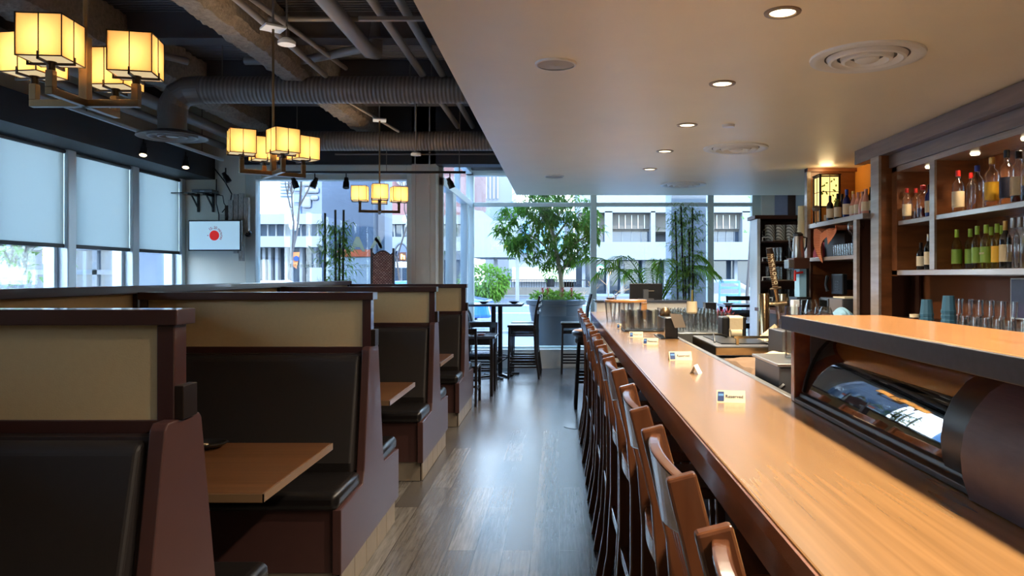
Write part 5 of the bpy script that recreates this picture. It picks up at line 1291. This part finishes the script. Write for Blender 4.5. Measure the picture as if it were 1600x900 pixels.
# arching palm
def palm(cx, D, z0, label, seed, n, Lf, spread=1.0):
    t = thing('palm_plant', label, 'palm', (cx, D, 0), 0); r = random.Random(seed)
    MB().lathe([(.14, 0), (.17, .02), (.2, .4), (.18, .4), (.16, .3), (0, .3)], n=20).build('pot', M['pot'], t, smooth=True)
    for k in range(n):
        a = 2*PI*k/n+r.uniform(-.3, .3); L_ = Lf*r.uniform(.75, 1.1); pts = []
        H = r.uniform(.75, 1.05)
        for i in range(13):
            u = i/12; pts.append(Vector((math.cos(a)*L_*spread*u**1.25, math.sin(a)*L_*.6*u**1.25, z0+1.9*H*(u-.60*u*u*u))))
        f = MB(); f.tube(pts, [.009*(1-.8*i/12)+.0015 for i in range(13)], 6)
        for i in range(3, 12):
            for s in range(3):
                q = pts[i].lerp(pts[i+1], s/3); tg = (pts[i+1]-pts[i]).normalized(); sd = tg.cross(Vector((0, 0, 1))).normalized()
                l = .30*math.sin(PI*(i+s/3-1.5)/12)+.04
                for sg in (-1, 1): f.leaf(q, tg*.8+sd*sg+Vector((0, 0, -.15)), l, .022, Vector((0, 0, 1)), .3)
        f.build('frond', M['leaf2'], t)
palm((1022-VX)*10.9/FPX, 10.9, .80, 'big arching palm standing by the right window behind the register screen', 4, 11, 1.05, 1.15)

# ================================================================== OUTSIDE
struct('street', MB().box(-90, 90, 12.3, 130, -.12, -.02).box(-90, -4.66, -30, 12.3, -.12, -.02), M['asphalt'])
struct('sidewalk', MB().box(-20, 30, 12.32, 19, -.02, .02), M['walk'])
struct('sidewalk_left', MB().box(-9, -4.66, -20, 12.32, -.02, .02), M['walk'])
struct('kerb', MB().box(-20, 30, 19, 19.3, -.02, .08), M['conc'])
struct('sidewalk_far', MB().box(-70, 80, 50, 57, -.02, .12), M['walk'])
struct('road_line', MB().box(-40, 40, 30, 30.25, -.019, -.012).box(-40, 40, 38, 38.2, -.019, -.012), M['white'])
def bx(D0, D1, px0, px1, py0, py1, mb):
    a = W(px0, py1, D0); b = W(px1, py0, D0); return mb.box(a.x, b.x, D0, D1, a.z, b.z)
# concrete building across the street, right half of the view
t = thing('concrete_building', 'long pale concrete building with a ribbed upper storey and a white band across the street', 'building', W(1000, 455, 60))
o = t.location; D = 60
bx(D, D+20, 905, 1300, 150, 332, MB(o)).build('upper_wall', M['conc'], t)
bx(D+1.2, D+20, 905, 1300, 330, 362, MB(o)).build('ribbed_storey', M['concb'], t)
for k, (a, b) in enumerate(((905, 945), (957, 1017), (1110, 1160), (1175, 1240))):
    pn = bx(D+.9, D+1.25, a, b, 334, 358, MB(o)).build('precast_panel', M['concb'], t)
    m = MB(o); n = max(2, int((b-a)/11))
    for i in range(1, n+1):
        x = a+(b-a)*i/(n+1); bx(D+.8, D+.95, x-.6, x+.6, 336, 357, m)
    m.build('rib', M['column'], pn)
for a, b in ((945, 957), (1017, 1024), (1100, 1110), (1160, 1175)): bx(D, D+1.4, a, b, 330, 378, MB(o)).build('pier', M['conc'], t)
for a, b in ((905, 945), (957, 1017), (1110, 1160), (1175, 1240)):
    wn = bx(D+1.3, D+1.5, a, b, 360, 378, MB(o)).build('window', M['dglass'], t); m = MB(o)
    for i in range(1, 4): x = a+(b-a)*i/4; bx(D+1.2, D+1.35, x-.5, x+.5, 360, 378, m)
    m.build('mullion', M['conc'], wn)
bx(D-.5, D+10, 905, 1300, 378, 406, MB(o)).build('white_band', M['conc'], t)
bx(D+2, D+3, 880, 1300, 406, 462, MB(o)).build('shop_glass', M['dglass'], t)
for px in (912, 950, 972, 1006, 1040, 1075, 1112, 1150, 1188): bx(D+.5, D+1.2, px-2.5, px+2.5, 406, 461.5, MB(o)).build('shop_pillar', M['conc'], t)
bx(D+1.8, D+2, 974, 976, 412, 458, MB(o)).add([], []).build('door_frame', M['conc'], t)
sg = W(938, 421, 59.3)
t = thing('round_sign', 'round green and white sign hanging at the shop across the street', 'sign', sg)
d = MB(); d.m = Matrix.Rotation(PI/2, 4, 'X'); d.lathe([(0, 0), (.40, 0), (.40, .08), (0, .08)], n=32); d.build('disc', M['signgr'], t)
d = MB(); d.m = Matrix.Translation((0, -.09, 0)) @ Matrix.Rotation(PI/2, 4, 'X')
d.lathe([(.29, 0), (.31, 0), (.31, .01), (.29, .01)], n=32)
d.lathe([(0, 0), (.10, 0), (.10, .01), (0, .01)], (0, .03, 0), 16); d.box(-.19, -.12, -.2, .12, 0, .01).box(.12, .19, -.2, .12, 0, .01)
d.build('figure', M['white'], t)
MB().box(-.03, .03, 0, .03, .38, .80).build('hanger', M['dsteel'], t)
# grey column between panes outside right window
struct('outside_column', MB().box(W(1049, 0, 13.2).x, W(1103, 0, 13.2).x, 13.2, 13.9, 0, 6), M['conc'])
# blue white bridge block and low wall on the left part of the right window
t = thing('concrete_bridge', 'pale blue concrete overhang block behind the tree on white posts', 'overhang', W(770, 402, 44))
o = t.location
a = [W(735, 327, 44), W(754, 330, 44), W(772, 345, 44), W(800, 345, 44), W(800, 402, 44), W(735, 402, 44)]
MB(o).prism([(p.x, p.z) for p in a], 'y', 44, 50).build('block', M['conc'], t)
MB(o).prism([(p.x, p.z) for p in (W(754, 330, 44), W(775, 316, 44), W(800, 312, 44), W(800, 330, 44), W(772, 345, 44))], 'y', 45, 50).build('upper_block', M['concg'], t)
for px in (774, 808): bx(45, 45.5, px-2.5, px+2.5, 402, 471, MB(o)).build('post', M['conc'], t)
t = thing('pale_building', 'pale building with steps behind the railing across the street', 'building', W(830, 455, 62))
o = t.location
bx(62, 70, 795, 896, 330, 460, MB(o)).build('wall', M['conc'], t)
bx(61.4, 62, 800, 900, 418, 440, MB(o)).build('step_band', M['column'], t)
for px in (815, 843, 870): bx(61.2, 61.9, px, px+12, 345, 395, MB(o)).build('window', M['bglass'], t)
t = thing('striped_tower', 'white office tower with thin vertical stripes above the overhang', 'building', W(760, 320, 90))
o = t.location; bx(90, 100, 735, 800, 180, 452, MB(o)).build('wall', M['conc'], t)
for i in range(7): bx(89.7, 90, 741+i*6, 742+i*6, 200, 310, MB(o)).build('stripe', M['column'], t)
# railing, low wall, pots, hedge
t = thing('low_wall', 'low pale concrete kerb wall under the black railing', 'wall', W(830, 458, 50))
bx(50, 50.8, 757, 925, 449, 461, MB(t.location)).build('wall', M['concb'], t)
t = thing('railing', 'black metal railing on the low wall across the street', 'railing', W(830, 450, 50.2))
m = MB(t.location); bx(50.2, 50.3, 780, 918, 437, 438.4, m)
m.build('top_rail', M['blackp'], t)
m = MB(t.location)
for i in range(36): x = 780+i*3.9; bx(50.2, 50.28, x-.4, x+.4, 438, 449, m)
m.build('balusters', M['blackp'], t)['kind'] = 'stuff'
for px, lb in ((752, 'dark street planter with a dry plant left of the railing'), (788, 'flower tub on the low wall by the first white post'), (860, 'flower tub on the low wall behind the railing')):
    p = W(px, 470 if px == 752 else 448.3, 44 if px == 752 else 50.4)
    t = thing('street_planter', lb, 'planter', p, 0, 'planters across the street')
    MB().lathe([(.26, 0), (.36, .55), (.32, .55), (0, .5)], n=16).build('pot', M['blackp'], t)
    g = MB(); leafy(g, (0, 0, .85), (.5, .4, .4), 120, .3, .1, int(px)); g.build('foliage', M['leaf2'], t)
t = thing('hedge', 'dense green hedge to the left across the street', 'hedge', (W(755, 445, 42).x, 42, 0))
g = MB(); leafy(g, (0, 0, 1.05), (1.35, .6, 1.05), 1700, .3, .14, 17, out=.9); g.build('foliage', M['leaf2'], t)
# white patio chair pile outside right
t = thing('patio_chair', 'pale blue metal patio chair with ladder back outside the right window', 'chair', ((1140-VX)*13.3/FPX, 13.3, 0))
t.location.z = .02
m = [((-.22, 0, 0), (-.17, 0, 1.35)), ((.22, 0, 0), (.17, 0, 1.35)), ((-.22, .4, 0), (-.2, .4, .8)), ((.22, .4, 0), (.2, .4, .8))]
for a, b in m: MB().bar(a, b, .03).build('leg', M['cyan'], t)
for z in (.85, .98, 1.11, 1.24, 1.34): MB().bar((-.18, 0, z), (.18, 0, z), .02, .045).build('back_rail', M['cyan'], t)
MB().box(-.22, .22, 0, .42, .77, .80).build('seat', M['cyan'], t)
for z in (.3, .5): MB().bar((-.21, 0, z), (.21, 0, z), .02).build('stretcher', M['cyan'], t)
# indoor table with dark chair at right window
t = thing('dark_side_table', 'dark square table by the right window beyond the beer tower', 'table', ((1160-VX)*10.6/FPX, 10.7, 0))
MB().box(-.28, .28, -.28, .28, 1.035, 1.07).build('tabletop', M['black'], t, bevel=.004)
for i, j in ((-1, -1), (1, -1), (1, 1), (-1, 1)): MB().bar((i*.23, j*.23, 0), (i*.23, j*.23, 1.035), .045).build('leg', M['black'], t)
for z in (.9, .3): MB().box(-.23, .23, -.24, -.22, z, z+.05).box(-.23, .23, .22, .24, z, z+.05).build('apron', M['black'], t)
chair('bar_chair', 'tall black chair tucked behind the dark table by the right window', 'chair', ((1163-VX)*11.35/FPX, 11.35, 0), -PI/2, .77, 1.16, .44, group='black bar chairs by the window')
for px, lb in ((1133, 'tan dish on the dark table by the right window'),):
    p = W(px, 468, 10.6); tag(MB((p.x, 10.6, 1.07)).lathe([(0, 0), (.05, 0), (.09, .02), (.08, .02), (0, .008)], (p.x+.04, 10.6, 1.07), 18).build('dish', M['ledge'], smooth=True), lb, 'dish')
for i, px in enumerate((1125, 1139, 1012)):
    p = W(px, 482, 9.2); t = thing('red_plant', ['red leaved plant left under the patio chair view', 'red leaved plant beside the dark table', 'dark red leaved plant rising behind the register screen'][i], 'plant', (p.x, 9.3 if i < 2 else 9.6, 0), 0, 'red leaved plants')
    zt = (p.z+.08) if i < 2 else W(0, 462, 9.6).z
    MB().lathe([(.10, 0), (.12, zt-.22), (.1, zt-.22), (0, zt-.26)], n=16).build('pot', M['pot'], t, smooth=True)
    f = MB(); r = random.Random(px)
    for k in range(26): a = r.uniform(0, 6.3); f.leaf((0, 0, zt-.24), (math.cos(a), math.sin(a), r.uniform(.6, 2.5)), r.uniform(.14, .24), .03, Vector((0, 0, 1)), .1)
    f.build('foliage', M['redflower'], t)
# bare shrub outside centre right
def bare(name, label, base, H, seed, m, levels=4, r0=.03, spread=.5, leafmat=None, lf=0, leafL=.1, first=.45):
    t = thing(name, label, 'tree' if H > 2 else 'shrub', base); r = random.Random(seed); mb = MB(); tips = []
    def grow(p, d, L, rad, k):
        e = p+d*L; mid = (p+e)/2+Vector((r.uniform(-1, 1), r.uniform(-1, 1), 0))*L*.06
        mb.tube([p, mid, e], [rad, rad*.85, rad*.7], 5, False)
        if k >= levels: tips.append(e); return
        for _ in range(3 if k else 2):
            nd = (d+Vector((r.uniform(-1, 1), r.uniform(-1, 1), r.uniform(-.3, .7)))*spread).normalized(); grow(e, nd, L*r.uniform(.55, .8), rad*.68, k+1)
        if k >= 1: tips.append(mid)
    grow(Vector((0, 0, 0)), Vector((0, 0, 1)), H*first, r0, 0)
    mb.build('trunk', m, t, smooth=True)
    if leafmat:
        g = MB()
        for q in tips:
            for _ in range(lf): g.leaf(q+Vector((r.uniform(-1, 1), r.uniform(-1, 1), r.uniform(-1, 1)))*leafL*1.5, (r.uniform(-1, 1), r.uniform(-1, 1), r.uniform(-.6, .6)), leafL*r.uniform(.6, 1.2), leafL*.5, Vector((0, 0, 1)), .2)
        g.build('foliage', leafmat, t)
    return t
tanb = mat('tan dry twigs', (196, 150, 104), .8)
bare('dry_shrub', 'dry tan shrub outside right of the planter', (.75, 14.6, .02), 1.7, 11, tanb, 4, .02, .8, first=.35)
bare('street_tree', 'young green tree outside the right window edge', ((1172-VX)*17/FPX, 17, 0), 4.6, 13, M['barkd'], 4, .05, .6, M['leaf2'], 7, .13)
bare('bare_tree', 'bare forked street tree seen through the far left window', ((455-VX)*22/FPX, 22, 0), 5.6, 21, M['barkd'], 5, .06, .6, first=.36)
bare('bare_tree', 'thin bare tree behind the arched shelter', ((620-VX)*24/FPX, 24, 0), 5.0, 23, M['barkd'], 5, .045, .6, first=.4)
for i, (x, y, H, s) in enumerate(((-10.3, 14.2, 3.2, 31), (-7.9, 11.0, 2.5, 33), (-11.3, 17.0, 3.4, 37))):
    bare('green_tree', ['leafy green tree outside the window at the left edge', 'smaller green tree right behind the first pane of glass', 'green tree farther off behind the middle pane'][i], (x, y, 0), H, s, M['barkd'], 4, .06, .7, M['leaf2'], 16, .15, first=.42)

# far left window: buildings
t = thing('white_building', 'low white building with dark strip windows behind the bare tree', 'building', W(450, 440, 50))
o = t.location; D = 50
bx(D, D+12, 385, 505, 334, 350, MB(o)).build('upper_band', M['conc'], t)
wn = bx(D+.6, D+12, 385, 505, 350, 369, MB(o)).build('window_strip', M['dglass'], t)
m = MB(o)
for px in range(392, 505, 13): bx(D+.4, D+.65, px-.7, px+.7, 350, 369, m)
m.build('mullion', M['conc'], wn)
bx(D-.6, D+12, 385, 520, 369, 386, MB(o)).build('lower_band', M['conc'], t)
bx(D+1, D+2, 385, 540, 386, 466, MB(o)).build('shop_glass', M['dglass'], t)
for px in (402, 412, 421, 432, 447, 470, 492): bx(D+.3, D+.9, px-2.2, px+2.2, 386, 466, MB(o)).build('pillar', M['conc'], t)
bx(D-1, D+.2, 484, 508, 418, 467, MB(o)).build('porch_wall', M['conc'], t)
t = thing('striped_building', 'bright white tower with slanted dark stripes at the top of the far left window', 'building', W(445, 330, 85))
o = t.location; bx(85, 95, 436, 458, 190, 453, MB(o)).build('wall', mat('bright white cladding', (190, 194, 198), .6), t)
for k in range(6): bx(84.8, 85, 438, 457, 281+k*5, 282.6+k*5, MB(o)).build('stripe', M['concg'], t)
t = thing('glass_tower', 'dark blue glass tower with bright reflections seen through the far left window', 'building', W(480, 335, 75))
o = t.location; bx(75, 85, 459, 503, 150, 455, MB(o)).build('tower', mat('tower glass', (62, 78, 108), .15, coat=.6), t)
for k in range(5): bx(74.7, 75, 459, 469, 250+k*18, 262+k*18, MB(o)).build('pane', M['bglass'], t)
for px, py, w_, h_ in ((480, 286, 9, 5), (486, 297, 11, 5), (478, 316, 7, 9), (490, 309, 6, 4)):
    bx(74.6, 75, px-w_, px+w_, py-h_, py+h_, MB(o)).build('painted_reflection', M['conc'], t, bevel=.3)  # pale blocks paint bright reflections onto the tower glass
t = thing('red_building', 'brick red building with a round pale sign outline behind the third chandelier', 'building', W(625, 350, 64))
o = t.location; bx(64, 75, 598, 740, 200, 336, MB(o)).build('wall', M['redb'], t)
d = MB(); d.m = Matrix.Translation(W(630, 279, 63.8)-o) @ Matrix.Rotation(PI/2, 4, 'X'); d.lathe([(.52, 0), (.62, 0), (.62, .1), (.52, .1)], n=32).box(-.28, .28, -.05, .05, 0, .1).box(-.05, .28, .1, .2, 0, .1).box(-.28, .05, -.2, -.1, 0, .1); d.build('ring_sign', M['conc'], t)
bx(63.6, 64, 598, 740, 336, 350, MB(o)).build('pale_band', M['conc'], t)
wn = bx(64.3, 75, 598, 740, 350, 370, MB(o)).build('window_strip', M['dglass'], t); m = MB(o)
for px in range(604, 740, 12): bx(64.0, 64.4, px-.8, px+.8, 350, 370, m)
m.build('mullion', M['conc'], wn)
bx(63.6, 75, 598, 740, 370, 392, MB(o)).build('lower_band', M['conc'], t)
bx(64.5, 75, 598, 740, 392, 459, MB(o)).build('shop_glass', M['dglass'], t)
for px in (610, 650, 690, 706, 726): bx(64, 64.4, px-2, px+2, 392, 459, MB(o)).build('pillar', M['conc'], t)
# grey stone pier of this building just outside with an orange painted band
t = thing('stone_pier', 'broad grey blue stone wall outside the left window with an orange red band', 'wall', W(550, 440, 10.6))
o = t.location
bx(10.6, 11.2, 503, 583, 120, 596, MB(o)).build('stone_wall', M['concg'], t)
bx(10.9, 11.4, 583, 601, 120, 592, MB(o)).build('side_wall', mat('lighter stone', (134, 142, 156), .5, noise=.12, nscale=3), t)
bx(10.57, 10.6, 527, 582, 390, 401, MB(o)).build('orange_band', M['signor'], t)
bx(10.58, 10.6, 510, 582, 402, 520, MB(o)).build('pale_slab', mat('pale slab', (164, 168, 172), .6, noise=.1, nscale=4), t)
# arched shelter with lit sign
t = thing('arched_shelter', 'dark arched street shelter with a small lit sign and white board', 'shelter', W(627, 445, 26))
o = t.location; P = lambda x, y: W(x, y, 26)
arch = [P(627+12*math.cos(a), 402-22*math.sin(a)) for a in [PI*i/14 for i in range(15)]]
for s_ in (0, 1.2): MB(o).tube([p+Vector((0, s_, 0)) for p in [P(639, 498)]+arch+[P(615, 498)]], .045, 8).build('arch_frame', M['dsteel'], t)
MB(o).prism([(p.x, p.z) for p in arch], 'y', 26.5, 26.6).build('arch_panel', mat('blue grey panel', (92, 100, 126), .5), t)
bx(25.8, 25.9, 623, 634, 394, 408, MB(o)).build('sign_box', M['brownd'], t)
sgm = mat('lit sign', (255, 190, 90), .5, emit=(255, 190, 90), es=1.6)
m = MB(o); bx(25.7, 25.8, 626, 628, 397, 405, m); bx(25.7, 25.8, 628, 632, 399, 401, m); bx(25.7, 25.8, 630, 632, 401, 405, m); m.build('lit_letter', sgm, t)
bx(25.8, 25.9, 618, 637, 409, 418, MB(o)).build('white_board', M['white'], t)
MB(o).text('BUS STOP', .14, Matrix.Translation(W(627.5, 413.5, 25.78)-o+o) @ Matrix.Rotation(PI/2, 4, 'X')).build('lettering', M['inkd'], t)
bn = mat('banner cloth', (222, 120, 60), .7, noise=.2, nscale=4)
for px, lb in ((463, 'orange and blue street banner beside the bare tree'), (645, 'orange street banner half hidden by the grey column')):
    t = thing('street_banner', lb, 'banner', W(px, 448, 24), 0, 'street banners'); o = t.location
    MB(o).tube([W(px-7, 503, 24), W(px-7, 345, 24)], .05, 8).build('pole', M['dsteel'], t)
    a_ = W(px-6, 415, 24); b_ = W(px+5, 394, 24)
    MB(o).add([(a_.x, 24, a_.z), (b_.x-.08, 24.05, a_.z-.1), (b_.x, 24.0, b_.z), (a_.x, 24.03, b_.z)], [(0, 1, 2, 3)])
    f = MB(o).prism([(a_.x, a_.z), (b_.x-.1, a_.z-.1), (b_.x, b_.z), (a_.x, b_.z)], 'y', 24, 24.02).build('banner', bn, t)
    d = MB(o); d.m = Matrix.Translation(W(px, 404, 23.98)) @ Matrix.Rotation(PI/2, 4, 'X'); d.lathe([(0, 0), (.085, 0), (.085, .01), (0, .01)], n=16); d.o = o; d.build('emblem', M['ink'], f)
    for dx in (-9, 1): MB(o).blob(W(px-4+dx/2, 352+dx, 24), .16, 12).build('lamp_globe', M['white'], t, smooth=True)
def car(x, y, col, label, rz=0):
    t = thing('parked_car', label, 'car', (x, y, 0), rz)
    body = [(-2.2, .35), (-2.25, .7), (-1.5, .85), (-.9, 1.32), (.6, 1.36), (1.4, .95), (2.15, .82), (2.25, .4)]
    MB().prism(body, 'y', -.85, .85).build('body', mat('car paint', col, .2, coat=1), t, bevel=.08)
    for s in (-.86, .855): MB().prism([(-1.25, .9), (-.85, 1.25), (.5, 1.28), (1.1, .95)], 'y', s, s+.005).build('side_window', M['dglass'], t)
    for a in (-1.4, 1.4):
        for s in (-.8, .6):
            w_ = MB(); w_.m = Matrix.Translation((a, s+.1, .33)) @ Matrix.Rotation(PI/2, 4, 'X'); w_.lathe([(0, -.1), (.32, -.1), (.32, .1), (0, .1)], n=20); w_.build('wheel', M['blackp'], t)
car((640-VX)*20/FPX, 20, (40, 96, 200), 'blue car parked outside behind the woven chair')
car((420-VX)*19/FPX, 18.0, (200, 206, 210), 'silver car roof outside at the bottom of the far left window')
car((1170-VX)*19/FPX, 24, (96, 104, 112), 'dark parked vehicle outside the right window')
# things seen through the left windows, below the shades
t = thing('glass_pavilion', 'pale framed glass pavilion seen under the middle shade', 'building', (-13.4, 18.6, 0))
m = MB().box(-4, 4, 0, 2, 0, 2.1).build('glazing', M['dglass'], t)
f = MB()
for i in range(9): f.box(-4+i*1.0-.06, -4+i*1.0+.06, -.08, 0, 0, 3.2)
for z in (1.5, 2.1, 3.1): f.box(-4, 4, -.08, 0, z, z+.12)
f.bar((-1, -.05, 2.2), (0, -.05, 3.1), .1).bar((1, -.05, 2.2), (2, -.05, 3.1), .1)
f.build('frame', M['conc'], t)
MB().box(-4, 4, .2, 2, 2.1, 5).build('upper_glazing', M['bglass'], t)
t = thing('stone_wall', 'blue grey stone wall close outside the last left window', 'wall', (-7.8, 14.6, 0))
MB().box(-.45, 1.2, 0, .4, 0, 5).build('stone_face', M['concg'], t)
t = thing('orange_sign', 'small orange sign seen under the shade at the left edge', 'sign', (-9.5, 14.07, 0))
MB().box(-.13, .13, 0, .04, 1.7, 2.05).build('board', M['yellow'], t); MB().tube([(0, .05, 0), (0, .05, 2.2)], .03, 8).build('post', M['dsteel'], t)
t = thing('far_facade', 'plain grey facade far behind the trees at the left', 'building', (-34, 22, 0))
MB().box(-2, 0, -30, 22, 0, 9).build('wall', M['concb'], t)
wn = MB()
for i in range(16): wn.box(0, .1, -28+i*3, -26+i*3, 1.0, 2.6).box(0, .1, -28+i*3, -26+i*3, 4, 5.6)
wn.build('window_rows', M['dglass'], t)
